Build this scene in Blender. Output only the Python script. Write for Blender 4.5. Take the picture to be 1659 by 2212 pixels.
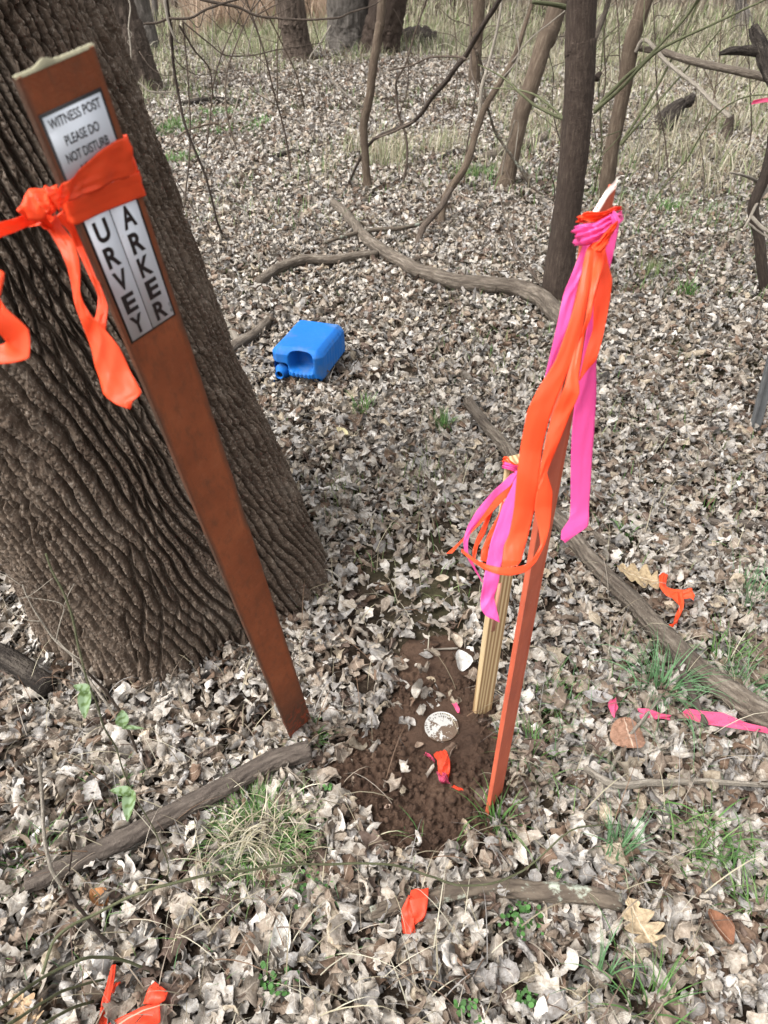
import bpy, bmesh, math, random
import numpy as np
from mathutils import Vector, Matrix
random.seed(7); rng = np.random.default_rng(11)
PI = math.pi
scn = bpy.context.scene
for o in list(bpy.data.objects): bpy.data.objects.remove(o)
COL = scn.collection

# ------------------------------------------------------------------ camera, sky, sun, exposure
CAMH = 1.6; PITCH = math.radians(38.0)
cam_d = bpy.data.cameras.new('camera'); cam = bpy.data.objects.new('camera', cam_d); COL.objects.link(cam)
cam.location = (0, 0, CAMH); cam.rotation_euler = (math.radians(90) - PITCH, 0, 0)
cam_d.sensor_fit = 'VERTICAL'; cam_d.sensor_height = 9.8; cam_d.sensor_width = 7.35; cam_d.lens = 6.8
cam_d.clip_start = 0.02; cam_d.clip_end = 500
cam_d.dof.use_dof = True; cam_d.dof.focus_distance = 1.9; cam_d.dof.aperture_fstop = 2.0
scn.camera = cam

SUN_EL = math.radians(55); SUN_AZ = math.radians(-118)      # azimuth from +y, clockwise
w = bpy.data.worlds.new('World'); scn.world = w; w.use_nodes = True
nt = w.node_tree; bg = nt.nodes['Background']
sky = nt.nodes.new('ShaderNodeTexSky'); sky.sky_type = 'NISHITA'; sky.sun_disc = False
sky.sun_elevation = SUN_EL; sky.sun_rotation = SUN_AZ; sky.air_density = 1.0; sky.dust_density = 4.0; sky.ozone_density = 1.0
hs = nt.nodes.new('ShaderNodeHueSaturation'); hs.inputs['Saturation'].default_value = 0.08
nt.links.new(sky.outputs[0], hs.inputs['Color']); nt.links.new(hs.outputs[0], bg.inputs[0]); bg.inputs[1].default_value = 0.135
sd = bpy.data.lights.new('sun', 'SUN'); so = bpy.data.objects.new('sun', sd); COL.objects.link(so)
sd.energy = 1.25; sd.angle = math.radians(38); sd.color = (1.0, 0.95, 0.88)
sdir = Vector((math.sin(SUN_AZ) * math.cos(SUN_EL), math.cos(SUN_AZ) * math.cos(SUN_EL), math.sin(SUN_EL)))
so.rotation_euler = sdir.to_track_quat('Z', 'Y').to_euler(); so.location = (0, 0, 12)
scn.view_settings.view_transform = 'Standard'; scn.view_settings.look = 'None'
scn.view_settings.gamma = 1.0; scn.view_settings.exposure = 1.62; scn.view_settings.use_curve_mapping = False
try:
    scn.cycles.max_bounces = 6; scn.cycles.diffuse_bounces = 3; scn.cycles.transparent_max_bounces = 6
    scn.cycles.use_denoising = True
except Exception: pass

# ------------------------------------------------------------------ geometry of the view (for reading places off the photograph)
cP, sP, FPX = math.cos(PITCH), math.sin(PITCH), 1534.0
def ray(px, py):
    x = (np.asarray(px, float) - 829.5) / FPX; u = (1106 - np.asarray(py, float)) / FPX
    return np.stack([x, u * sP + cP, u * cP - sP], -1)
def G(px, py, z=0.0):                     # the ground point there
    d = ray(px, py); k = (z - CAMH) / d[..., 2]
    return d * k[..., None] + np.array([0, 0, CAMH])
def D(px, py, dep):                       # a point at a depth
    return ray(px, py) * np.asarray(dep, float)[..., None] + np.array([0, 0, CAMH])
def Yp(px, py, Y):                        # a point on the upright plane y=Y
    d = ray(px, py); return d * (np.asarray(Y, float) / d[..., 1])[..., None] + np.array([0, 0, CAMH])

# ------------------------------------------------------------------ noise
def _h(ix, iy, iz, s):
    n = (ix.astype(np.int64) * 374761393 + iy.astype(np.int64) * 668265263 + iz.astype(np.int64) * 2147483647 + s * 974634777) & 0xffffffff
    n = ((n ^ (n >> 13)) * 1274126177) & 0xffffffff
    n = ((n ^ (n >> 16)) * 2246822519) & 0xffffffff
    return ((n ^ (n >> 15)) & 0xffffff) / float(0xffffff)
def vn(x, y, z=None, s=0):
    x = np.asarray(x, float); y = np.asarray(y, float); z = np.zeros_like(x) if z is None else np.asarray(z, float)
    x, y, z = np.broadcast_arrays(x, y, z)
    ix, iy, iz = np.floor(x), np.floor(y), np.floor(z); fx, fy, fz = x - ix, y - iy, z - iz
    fx, fy, fz = [f * f * (3 - 2 * f) for f in (fx, fy, fz)]
    r = 0
    for a in (0, 1):
        for b in (0, 1):
            for c in (0, 1):
                r = r + _h(ix + a, iy + b, iz + c, s) * (fx if a else 1 - fx) * (fy if b else 1 - fy) * (fz if c else 1 - fz)
    return r * 2 - 1
def fbm(x, y, z=None, o=4, s=0):
    r = 0; a = 0.5; k = 1.0
    for i in range(o):
        r = r + a * vn(np.asarray(x) * k, np.asarray(y) * k, None if z is None else np.asarray(z) * k, s + i); a *= 0.5; k *= 2.03
    return r
def vor(x, y, s=0):                       # F1, F2 and the id of the nearest cell
    ix, iy = np.floor(x), np.floor(y)
    f1 = np.full(x.shape, 9.0); f2 = f1.copy(); cid = np.zeros(x.shape)
    z = np.zeros_like(ix)
    for a in (-1, 0, 1):
        for b in (-1, 0, 1):
            jx = ix + a + _h(ix + a, iy + b, z, s); jy = iy + b + _h(ix + a, iy + b, z, s + 1)
            d = np.hypot(jx - x, jy - y); i_ = _h(ix + a, iy + b, z, s + 2)
            c = d < f1
            f2 = np.where(c, f1, np.minimum(f2, d)); cid = np.where(c, i_, cid); f1 = np.where(c, d, f1)
    return f1, f2, cid
def sst(a, b, x):
    t = np.clip((x - a) / (b - a), 0, 1); return t * t * (3 - 2 * t)
def inpoly(poly, x, y):
    r = np.zeros(x.shape, bool); n = len(poly)
    for i in range(n):
        x1, y1 = poly[i][:2]; x2, y2 = poly[(i + 1) % n][:2]
        if y1 == y2: continue
        r ^= ((y1 > y) != (y2 > y)) & (x < (x2 - x1) * (y - y1) / (y2 - y1) + x1)
    return r
def gz(x, y):                             # ground height
    x = np.asarray(x, float); y = np.asarray(y, float); r = np.hypot(x, y)
    return (0.012 * vn(x * 1.1 + 5, y * 1.1, s=3) + 0.03 * vn(x * .4, y * .4, s=4) * sst(2.5, 6, r) + 0.25 * vn(x * .08, y * .08, s=5) * sst(14, 40, r)).astype(float)

# ------------------------------------------------------------------ mesh helpers
def link(name, me, mat=None, parent=None):
    o = bpy.data.objects.new(name, me); COL.objects.link(o)
    if mat is not None: me.materials.append(mat)
    if parent is not None: o.parent = parent
    return o
def npmesh(name, V, F, mat=None, parent=None, col=None, st=None, smooth=True):
    V = np.ascontiguousarray(V, dtype=np.float32).reshape(-1, 3); F = np.ascontiguousarray(F, dtype=np.int32)
    k = F.shape[1]; me = bpy.data.meshes.new(name)
    me.vertices.add(len(V)); me.vertices.foreach_set('co', V.ravel())
    me.loops.add(F.size); me.loops.foreach_set('vertex_index', F.ravel())
    me.polygons.add(len(F)); me.polygons.foreach_set('loop_start', np.arange(0, F.size, k, dtype=np.int32))
    me.polygons.foreach_set('loop_total', np.full(len(F), k, np.int32))
    if smooth: me.polygons.foreach_set('use_smooth', np.ones(len(F), bool))
    me.update(calc_edges=True)
    if col is not None:
        a = me.attributes.new('Col', 'FLOAT_COLOR', 'POINT')
        c = np.ones((len(V), 4), np.float32); c[:, :3] = col; a.data.foreach_set('color', c.ravel())
    if st is not None:
        a = me.attributes.new('st', 'FLOAT2', 'POINT'); a.data.foreach_set('vector', np.ascontiguousarray(st, np.float32).ravel())
    return link(name, me, mat, parent)
def gridF(nr, nc, wrap=False):
    c = nc if wrap else nc - 1
    i, j = np.meshgrid(np.arange(nr - 1), np.arange(c), indexing='ij'); j2 = (j + 1) % nc
    return np.stack([i * nc + j, i * nc + j2, (i + 1) * nc + j2, (i + 1) * nc + j], -1).reshape(-1, 4)
def tag(o, label=None, cat=None, group=None, kind=None):
    for k, v in (('label', label), ('category', cat), ('group', group), ('kind', kind)):
        if v: o[k] = v
    return o
def thing(name, label, cat, loc=(0, 0, 0), group=None):
    o = bpy.data.objects.new(name, None); COL.objects.link(o); o.location = loc; o.empty_display_size = .1
    return tag(o, label, cat, group)
def keep(o, parent):                      # parent without moving
    o.parent = parent; o.matrix_parent_inverse = Matrix.Translation(parent.location).inverted() if parent.rotation_euler[:] == (0, 0, 0) else parent.matrix_basis.inverted()
    return o
def spline(P, n):
    P = np.asarray(P, float)
    if len(P) == 2: return P[0] + (P[1] - P[0]) * np.linspace(0, 1, n)[:, None]
    Q = np.vstack([2 * P[0] - P[1], P, 2 * P[-1] - P[-2]])
    t = np.linspace(0, len(P) - 1 - 1e-9, n); i = t.astype(int); f = (t - i)[:, None]
    a, b, c, d = Q[i], Q[i + 1], Q[i + 2], Q[i + 3]
    return .5 * (2 * b + (c - a) * f + (2 * a - 5 * b + 4 * c - d) * f ** 2 + (3 * b - a - 3 * c + d) * f ** 3)
def tube(P, R, n=10, step=0.02, wob=0.0, rough=0.0, barkamp=0.0, seed=0, cap=True, fine=1.0):
    P = np.asarray(P, float); R = np.asarray(R, float)
    if R.ndim == 0: R = np.full(len(P), float(R))
    L = np.linalg.norm(np.diff(P, axis=0), axis=1).sum(); m = int(max(len(P) * 3, min(1600, L / step)))
    C = spline(P, m); r = np.interp(np.linspace(0, 1, m), np.linspace(0, 1, len(R)), R)
    ds = np.concatenate([[0], np.cumsum(np.linalg.norm(np.diff(C, axis=0), axis=1))])
    if wob:
        for k in range(3): C[:, k] += wob * fbm(ds / (wob * 14 + .02), np.full(m, seed * 3.7 + k * 9.1), o=3, s=seed)
    T = np.gradient(C, axis=0); T /= np.linalg.norm(T, axis=1)[:, None] + 1e-12
    up = np.array([.31, .2, .93]); N = np.zeros_like(C)
    v = np.cross(T[0], up); v = np.cross(T[0], [1, 0, 0]) if np.linalg.norm(v) < .1 else v; v /= np.linalg.norm(v)
    for i in range(m):
        v = v - T[i] * v.dot(T[i]); v /= np.linalg.norm(v) + 1e-12; N[i] = v
    B = np.cross(T, N); a = np.linspace(0, 2 * PI, n, endpoint=False)
    rr = r[:, None] * np.ones(n)
    A, S = np.meshgrid(a, ds)
    if rough: rr = rr * (1 + rough * fbm(np.cos(A) * 1.4 + seed, np.sin(A) * 1.4, S / (r.mean() * 5), o=4, s=seed))
    if barkamp: rr = rr + bark(A * r.mean(), S, fine, seed) * barkamp
    V = C[:, None, :] + rr[..., None] * (np.cos(A)[..., None] * N[:, None, :] + np.sin(A)[..., None] * B[:, None, :])
    V = V.reshape(-1, 3); F = gridF(m, n, True); st = np.stack([A * r.mean(), S], -1).reshape(-1, 2)
    if cap:
        k = len(V); V = np.vstack([V, C[0] - T[0] * r[0] * .15, C[-1] + T[-1] * r[-1] * .3]); st = np.vstack([st, [0, 0], [0, ds[-1]]])
        j = np.arange(n); j2 = (j + 1) % n; b = (m - 1) * n
        F = np.vstack([F, np.stack([j2, j, np.full(n, k), np.full(n, k)], -1), np.stack([b + j, b + j2, np.full(n, k + 1), np.full(n, k + 1)], -1)])
        F[-2 * n:, 3] = F[-2 * n:, 2]
    return V, F, st
def tri_fix(F): return F
def tube_obj(name, P, R, mat, parent=None, **kw):
    n_ = kw.get('n', 10); V, F, st = tube(P, R, **kw)
    return poly_obj(name, V, F, mat, parent, st)
def poly_obj(name, V, F, mat, parent=None, st=None, col=None):   # quads, some of them degenerate (triangles)
    tri = F[:, 2] == F[:, 3]
    ls = np.where(tri, 3, 4).astype(np.int32); idx = F.ravel()[np.stack([np.ones(len(F), bool)] * 3 + [~tri], -1).ravel()]
    me = bpy.data.meshes.new(name); V = np.ascontiguousarray(V, np.float32)
    me.vertices.add(len(V)); me.vertices.foreach_set('co', V.ravel())
    me.loops.add(len(idx)); me.loops.foreach_set('vertex_index', idx.astype(np.int32))
    me.polygons.add(len(F)); me.polygons.foreach_set('loop_start', np.concatenate([[0], np.cumsum(ls)[:-1]]).astype(np.int32)); me.polygons.foreach_set('loop_total', ls)
    me.polygons.foreach_set('use_smooth', np.ones(len(F), bool)); me.update(calc_edges=True)
    if st is not None:
        a = me.attributes.new('st', 'FLOAT2', 'POINT'); a.data.foreach_set('vector', np.ascontiguousarray(st, np.float32).ravel())
    if col is not None:
        a = me.attributes.new('Col', 'FLOAT_COLOR', 'POINT'); c = np.ones((len(V), 4), np.float32); c[:, :3] = col; a.data.foreach_set('color', c.ravel())
    return link(name, me, mat, parent)
def join(parts):                          # several (V, F, st) into one
    Vs, Fs, Ss, k = [], [], [], 0
    for V, F, st in parts: Vs.append(V); Fs.append(F + k); Ss.append(st); k += len(V)
    return np.vstack(Vs), np.vstack(Fs), np.vstack(Ss)
def bark(s, z, f=1.0, seed=0):            # two sets of slanting furrows that interlace, ridges cracked across, 0..1
    s = s * f; z = z * f; rag = .0045 * fbm(s * 85, z * 55, o=3, s=20 + seed)
    p1 = (s + rag + .16 * z) / .031 + 1.5 * fbm(s * 6, z * 3.6, o=3, s=30 + seed)
    p2 = (s + rag - .24 * z) / .037 + 1.5 * fbm(s * 5, z * 3.8, o=3, s=34 + seed)
    t1 = np.abs(np.sin(PI * p1)); t2 = np.abs(np.sin(PI * p2))
    a1 = sst(.12, .85, t1); a2 = sst(.06, .62, t2); m = sst(-.25, .20, vn(s * 11, z * 5.5, s=38 + seed)); m1 = .55 + .45 * sst(-.5, .1, vn(s * 9, z * 4.2, s=39 + seed))
    h = (1 - m1 * (1 - a1)) * (1 - .8 * m * (1 - a2))
    h = h * (.82 + .30 * _h(np.floor(p1), np.floor(p2), 0 * s, 41 + seed))
    q1, q2, _ = vor(s / .017 + .3 * vn(s * 70, z * 70, s=4), z / .013 + .3 * vn(s * 60, z * 60, s=5), 80 + seed)
    h = h - .17 * (1 - sst(0, .16, q2 - q1)) * sst(.3, .7, h) + .11 * fbm(s * 110, z * 75, o=4, s=70 + seed)
    return h

# ------------------------------------------------------------------ materials
def mat(name, base, rough=.8, build=None, spec=.3):
    m = bpy.data.materials.new(name); m.use_nodes = True; nt = m.node_tree; b = nt.nodes['Principled BSDF']
    b.inputs['Base Color'].default_value = (*base, 1); b.inputs['Roughness'].default_value = rough
    b.inputs['Specular IOR Level'].default_value = spec
    if build: build(nt, b)
    return m
def nd(nt, t, **kw):
    n = nt.nodes.new(t)
    for k, v in kw.items():
        if k in n.inputs: n.inputs[k].default_value = v
        else: setattr(n, k, v)
    return n
def coords(nt, kind='Object', scale=(1, 1, 1)):
    if kind == 'st':
        a = nd(nt, 'ShaderNodeAttribute', attribute_name='st'); out = a.outputs['Vector']
    else:
        a = nd(nt, 'ShaderNodeTexCoord'); out = a.outputs[kind]
    mp = nd(nt, 'ShaderNodeMapping'); mp.inputs['Scale'].default_value = scale; nt.links.new(out, mp.inputs[0]); return mp.outputs[0]
def noise(nt, co, scale, detail=4, rough=.6):
    n = nd(nt, 'ShaderNodeTexNoise'); n.inputs['Scale'].default_value = scale; n.inputs['Detail'].default_value = detail; n.inputs['Roughness'].default_value = rough
    nt.links.new(co, n.inputs['Vector']); return n.outputs['Fac']
def ramp(nt, fac, stops):
    r = nd(nt, 'ShaderNodeValToRGB'); e = r.color_ramp.elements
    e[0].position, e[0].color = stops[0][0], (*stops[0][1], 1); e[1].position, e[1].color = stops[-1][0], (*stops[-1][1], 1)
    for p, c in stops[1:-1]:
        x = e.new(p); x.color = (*c, 1)
    nt.links.new(fac, r.inputs[0]); return r.outputs[0]
def mix(nt, a, b, fac, mode='MIX'):
    m = nd(nt, 'ShaderNodeMix', data_type='RGBA', blend_type=mode)
    for s, v in ((0, fac), (6, a), (7, b)):
        if isinstance(v, (int, float)): m.inputs[s].default_value = v
        elif isinstance(v, tuple): m.inputs[s].default_value = (*v, 1)
        else: nt.links.new(v, m.inputs[s])
    return m.outputs[2]
def math_(nt, op, a, b=None, clamp=False):
    m = nd(nt, 'ShaderNodeMath', operation=op, use_clamp=clamp)
    for i, v in enumerate((a, b)):
        if v is None: continue
        if isinstance(v, (int, float)): m.inputs[i].default_value = v
        else: nt.links.new(v, m.inputs[i])
    return m.outputs[0]
def bump(nt, b, h, strength=.5, dist=.01):
    n = nd(nt, 'ShaderNodeBump'); n.inputs['Strength'].default_value = strength; n.inputs['Distance'].default_value = dist
    nt.links.new(h, n.inputs['Height']); nt.links.new(n.outputs[0], b.inputs['Normal'])
L_ = lambda nt, a, b: nt.links.new(a, b)

def m_bigbark(nt, b):
    co = coords(nt); n1 = noise(nt, co, 7, 5); n2 = noise(nt, co, 130, 4, .7); n3 = noise(nt, co, 28, 5, .7)
    c = ramp(nt, n1, [(.3, (.066, .046, .033)), (.55, (.105, .077, .057)), (.75, (.15, .12, .094))])
    c = mix(nt, c, (.36, .31, .26), ramp(nt, n2, [(.52, (0, 0, 0)), (.70, (.55, .55, .55))]))
    c = mix(nt, c, (.06, .045, .035), ramp(nt, n3, [(.52, (0, 0, 0)), (.7, (.6, .6, .6))]))
    L_(nt, c, b.inputs['Base Color']); bump(nt, b, math_(nt, 'ADD', n2, math_(nt, 'MULTIPLY', n3, .7)), .8, .0035)
M_BIG = mat('furrowed_bark', (.1, .08, .06), .92, m_bigbark, .2)
def barkmat(name, c1, c2, c3, sc=1.0, strength=.7, dist=.006):
    def f(nt, b):
        co = coords(nt, 'st', (60 * sc, 9 * sc, 1)); o = coords(nt)
        n1 = noise(nt, co, 1.0, 5, .65); n2 = noise(nt, o, 3.0, 4); n3 = noise(nt, o, 90 * sc, 3, .7)
        c = ramp(nt, n1, [(.32, c1), (.5, c2), (.68, c3)])
        c = mix(nt, c, c1, ramp(nt, n2, [(.45, (0, 0, 0)), (.7, (.7, .7, .7))]))
        c = mix(nt, c, tuple(min(1, x * 1.9) for x in c3), ramp(nt, n3, [(.62, (0, 0, 0)), (.74, (.55, .55, .55))]))
        L_(nt, c, b.inputs['Base Color']); bump(nt, b, math_(nt, 'ADD', n1, math_(nt, 'MULTIPLY', n3, .8)), min(1, strength * 1.3), dist * 1.6)
    return mat(name, c2, .9, f, .2)
M_DARK = barkmat('dark_smooth_bark', (.034, .024, .019), (.052, .037, .029), (.085, .064, .05), 1.6)
M_FARB = barkmat('far_trunk_bark', (.055, .042, .033), (.10, .075, .06), (.16, .125, .10), .5, 1.0, .03)
M_FARG = barkmat('grey_trunk_bark', (.07, .062, .055), (.12, .105, .092), (.20, .18, .16), .4, 1.0, .03)
M_SAP = barkmat('sapling_bark', (.055, .040, .029), (.088, .064, .046), (.14, .11, .08), 1.0)
M_TWIG = barkmat('twig_bark', (.055, .041, .032), (.09, .068, .053), (.15, .12, .095), 2)
M_DTWIG = barkmat('dark_twig_bark', (.03, .022, .018), (.055, .042, .034), (.09, .07, .055), 2)
M_GREENT = barkmat('green_stem_bark', (.055, .058, .03), (.09, .095, .05), (.15, .15, .09), 3, .3)
M_PALE = barkmat('bleached_wood', (.15, .13, .105), (.25, .22, .18), (.38, .34, .29), 2)
M_LOG = barkmat('weathered_log_bark', (.055, .043, .034), (.135, .11, .087), (.25, .215, .175), 1.3, 1., .008)
M_STICK = barkmat('brown_stick_bark', (.050, .040, .034), (.082, .066, .055), (.13, .108, .09), 2, .5)
M_ROT = barkmat('rotten_wood', (.018, .014, .012), (.045, .036, .030), (.13, .11, .09), 1, 1.0, .02)
def m_lichen(nt, b):
    o = coords(nt); n1 = noise(nt, o, 22, 5, .7); n2 = noise(nt, coords(nt, 'st', (60, 12, 1)), 1, 4)
    c = ramp(nt, n2, [(.3, (.045, .034, .027)), (.6, (.115, .092, .07))])
    c = mix(nt, c, (.36, .40, .33), ramp(nt, n1, [(.54, (0, 0, 0)), (.64, (.8, .8, .8))]))
    L_(nt, c, b.inputs['Base Color']); bump(nt, b, math_(nt, 'ADD', n1, n2), .9, .006)
M_LICHEN = mat('lichen_covered_bark', (.2, .2, .15), .9, m_lichen, .2)

def m_litter(nt, b):
    a = nd(nt, 'ShaderNodeAttribute', attribute_name='Col'); s = nd(nt, 'ShaderNodeAttribute', attribute_name='st')
    sep = nd(nt, 'ShaderNodeSeparateXYZ'); L_(nt, s.outputs['Vector'], sep.inputs[0]); o = coords(nt)
    mid = math_(nt, 'ABSOLUTE', sep.outputs[0])
    ven = math_(nt, 'SINE', math_(nt, 'MULTIPLY', math_(nt, 'SUBTRACT', sep.outputs[1], math_(nt, 'MULTIPLY', mid, .22)), 62))
    n1 = noise(nt, o, 70, 4, .7); n2 = noise(nt, o, 300, 3, .7)
    c = mix(nt, a.outputs['Color'], (.50, .45, .40), ramp(nt, n1, [(.3, (1, 1, 1)), (.62, (0, 0, 0))]), 'MULTIPLY')
    c = mix(nt, c, (.11, .07, .045), ramp(nt, n2, [(.60, (0, 0, 0)), (.70, (.75, .75, .75))]))
    midl = ramp(nt, mid, [(.02, (1, 1, 1)), (.07, (0, 0, 0))])
    c = mix(nt, c, mix(nt, c, (.8, .7, .58), .3), midl)
    L_(nt, c, b.inputs['Base Color'])
    h = math_(nt, 'ADD', math_(nt, 'MULTIPLY', ven, .12), math_(nt, 'ADD', n1, math_(nt, 'MULTIPLY', midl, .4)))
    bump(nt, b, h, .6, .0025)
    b.inputs['Roughness'].default_value = .72
    tr = nd(nt, 'ShaderNodeBsdfTranslucent'); L_(nt, c, tr.inputs[0]); ms = nd(nt, 'ShaderNodeMixShader'); ms.inputs[0].default_value = .12
    out = nt.nodes['Material Output']; L_(nt, b.outputs[0], ms.inputs[1]); L_(nt, tr.outputs[0], ms.inputs[2]); L_(nt, ms.outputs[0], out.inputs[0])
M_LEAF = mat('dead_leaf', (.4, .33, .25), .7, m_litter, .25)

def m_grass(nt, b):
    a = nd(nt, 'ShaderNodeAttribute', attribute_name='Col'); L_(nt, a.outputs['Color'], b.inputs['Base Color'])
    tr = nd(nt, 'ShaderNodeBsdfTranslucent'); L_(nt, a.outputs['Color'], tr.inputs[0]); ms = nd(nt, 'ShaderNodeMixShader'); ms.inputs[0].default_value = .3
    out = nt.nodes['Material Output']; L_(nt, b.outputs[0], ms.inputs[1]); L_(nt, tr.outputs[0], ms.inputs[2]); L_(nt, ms.outputs[0], out.inputs[0])
M_GRASS = mat('grass_blade', (.1, .15, .05), .6, m_grass, .3)

def m_soil(nt, b):
    o = coords(nt); n1 = noise(nt, o, 6, 5); n2 = noise(nt, o, 160, 5, .75); n3 = noise(nt, o, 500, 2)
    c = ramp(nt, n1, [(.3, (.056, .031, .020)), (.5, (.082, .047, .030)), (.7, (.125, .075, .049))])
    c = mix(nt, c, (.26, .20, .15), ramp(nt, n2, [(.70, (0, 0, 0)), (.78, (.45, .45, .45))]))
    L_(nt, c, b.inputs['Base Color']); bump(nt, b, math_(nt, 'ADD', n2, math_(nt, 'MULTIPLY', n3, .5)), 1., .009)
M_SOIL = mat('moist_brown_soil', (.09, .055, .035), .85, m_soil, .3)
def m_ground(nt, b):
    o = coords(nt); n1 = noise(nt, o, .9, 5); n2 = noise(nt, o, 45, 5, .8)
    c = ramp(nt, n2, [(.35, (.014, .010, .007)), (.55, (.035, .025, .018)), (.72, (.09, .068, .05))])
    c = mix(nt, c, (.10, .10, .05), ramp(nt, n1, [(.5, (0, 0, 0)), (.7, (.5, .5, .5))]))
    L_(nt, c, b.inputs['Base Color']); bump(nt, b, n2, .8, .01)
M_GROUND = mat('forest_floor', (.1, .08, .06), .95, m_ground, .1)

# ------------------------------------------------------------------ the ground
def axis(segs):
    r = []
    for a, b, s in segs: r += list(np.arange(a, b, s))
    return np.array(r + [segs[-1][1]])
gx = axis([(-200, -40, 20), (-40, -12, 1.5), (-12, -3, .3), (-3, 3, .06), (3, 12, .3), (12, 40, 1.5), (40, 200, 20)])
gy = axis([(-20, -1, 1.0), (-1, 5, .06), (5, 14, .25), (14, 45, 1.0), (45, 300, 15)])
X, Y = np.meshgrid(gx, gy)
tag(npmesh('ground', np.stack([X, Y, gz(X, Y) - .004], -1), gridF(len(gy), len(gx)), M_GROUND), kind='structure')

SOILPX = [(880, 1395), (960, 1385), (1030, 1420), (1040, 1500), (1095, 1560), (1105, 1700), (1060, 1770), (1010, 1815), (930, 1845), (850, 1835), (790, 1790), (735, 1700), (715, 1640), (780, 1600), (835, 1570), (862, 1500)]
SOILW = G([p[0] for p in SOILPX], [p[1] for p in SOILPX])
THINPX = [(690, 1380), (760, 1230), (900, 1120), (1000, 1140), (1170, 1230), (1180, 1330), (1060, 1440), (1000, 1400), (870, 1420), (800, 1500), (740, 1480)]
THINW = G([p[0] for p in THINPX], [p[1] for p in THINPX])
THIN2W = G([380, 600, 640, 560, 440], [1490, 1470, 1560, 1590, 1570])
def soft(poly, x, y, j=.03):
    jx = x + j * fbm(x * 9, y * 9, s=90); jy = y + j * fbm(x * 9 + 7, y * 9, s=95); return inpoly(poly, jx, jy)
DISC = G(953, 1577)
sx = np.arange(-.32, .55, .0034); sy = np.arange(.72, 1.75, .0034); X, Y = np.meshgrid(sx, sy)
cx, cy = SOILW[:, 0].mean(), SOILW[:, 1].mean()
ang = np.arctan2(Y - cy, X - cx); rad = np.hypot(X - cx, Y - cy)
pa = np.arctan2(SOILW[:, 1] - cy, SOILW[:, 0] - cx); pr = np.hypot(SOILW[:, 0] - cx, SOILW[:, 1] - cy); od = np.argsort(pa)
rb = np.interp(ang, np.concatenate([pa[od] - 2 * PI, pa[od], pa[od] + 2 * PI]), np.tile(pr[od], 3))
ins = 1 - sst(.85, 1.25, rad / rb + .10 * fbm(X * 14, Y * 14, s=8))
dd = np.hypot(X - DISC[0], Y - DISC[1])
smoothz = 1 - sst(.06, .16, dd + .05 * fbm(X * 12, Y * 12, s=12)); smoothz = np.maximum(smoothz, sst(1.22, 1.34, Y + .06 * fbm(X * 10, Y * 10, s=15)) * .85)
f1, f2, cid = vor(X / .019 + .4 * fbm(X * 40, Y * 40, s=1), Y / .019 + .4 * fbm(X * 40, Y * 40, s=2), 300)
g1, g2, gid = vor(X / .008, Y / .008, 310)
lump = (1 - sst(0, .75, f1)) * (.3 + .7 * cid)
H = .008 * fbm(X * 9, Y * 9, s=17) + (1 - smoothz) * (.024 * lump + .007 * (1 - sst(0, .8, g1)) * gid + .012 * fbm(X * 26, Y * 26, s=19, o=4)) + smoothz * (.004 * fbm(X * 22, Y * 45, s=21, o=4) + .0012 * (1 - sst(0, .7, g1)))
Z = gz(X, Y) + (ins - 1) * .02 + .004 + H * np.clip(ins * 1.5, .2, 1)
Z = np.where(dd < .05, np.minimum(Z, gz(X, Y) + .004), Z)
SOILZ = lambda x, y: gz(x, y) + .006
tag(npmesh('soil', np.stack([X, Y, Z], -1), gridF(len(sy), len(sx)), M_SOIL), kind='structure')
# clods
def blob(n, a, r):                        # little rounded lumps
    u = np.linspace(0, 2 * PI, 7)[:-1]; lat = np.array([-.9, -.3, .4, 1.0])
    base = np.array([[math.cos(t) * math.cos(l), math.sin(t) * math.cos(l), math.sin(l)] for l in lat for t in u])
    F = gridF(4, 6, True); F = np.vstack([F, [[3, 2, 1, 0], [5, 4, 3, 0], [18, 19, 20, 21], [18, 21, 22, 23]]])
    V = base[None] * r[:, None, None] * (1 + .32 * rng.standard_normal((n, 24, 3)).clip(-1.5, 1.5)) * rng.uniform(.6, 1.25, (n, 1, 3)) + a[:, None, :]
    return V.reshape(-1, 3), (F[None] + np.arange(n)[:, None, None] * 24).reshape(-1, 4)
N = 15000; x = rng.uniform(-.3, .5, N); y = rng.uniform(.74, 1.6, N)
ok = soft(SOILW, x, y, .05) & (np.hypot(x - DISC[0], y - DISC[1]) > .075 + .05 * rng.random(N)) & (rng.random(N) < np.where(y > 1.27, .10, 1))
x, y = x[ok], y[ok]; r = .0012 + .0085 * rng.random(len(x)) ** 9
ix = np.clip(((x - sx[0]) / .0034).astype(int), 0, len(sx) - 1); iy = np.clip(((y - sy[0]) / .0034).astype(int), 0, len(sy) - 1)
V, F = blob(len(x), np.stack([x, y, Z[iy, ix] + r * .45], -1), r)
tag(npmesh('soil_crumbs', V, F, M_SOIL), 'loose brown crumbs of dug soil around the round survey disc', 'soil crumbs', kind='stuff')

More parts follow.
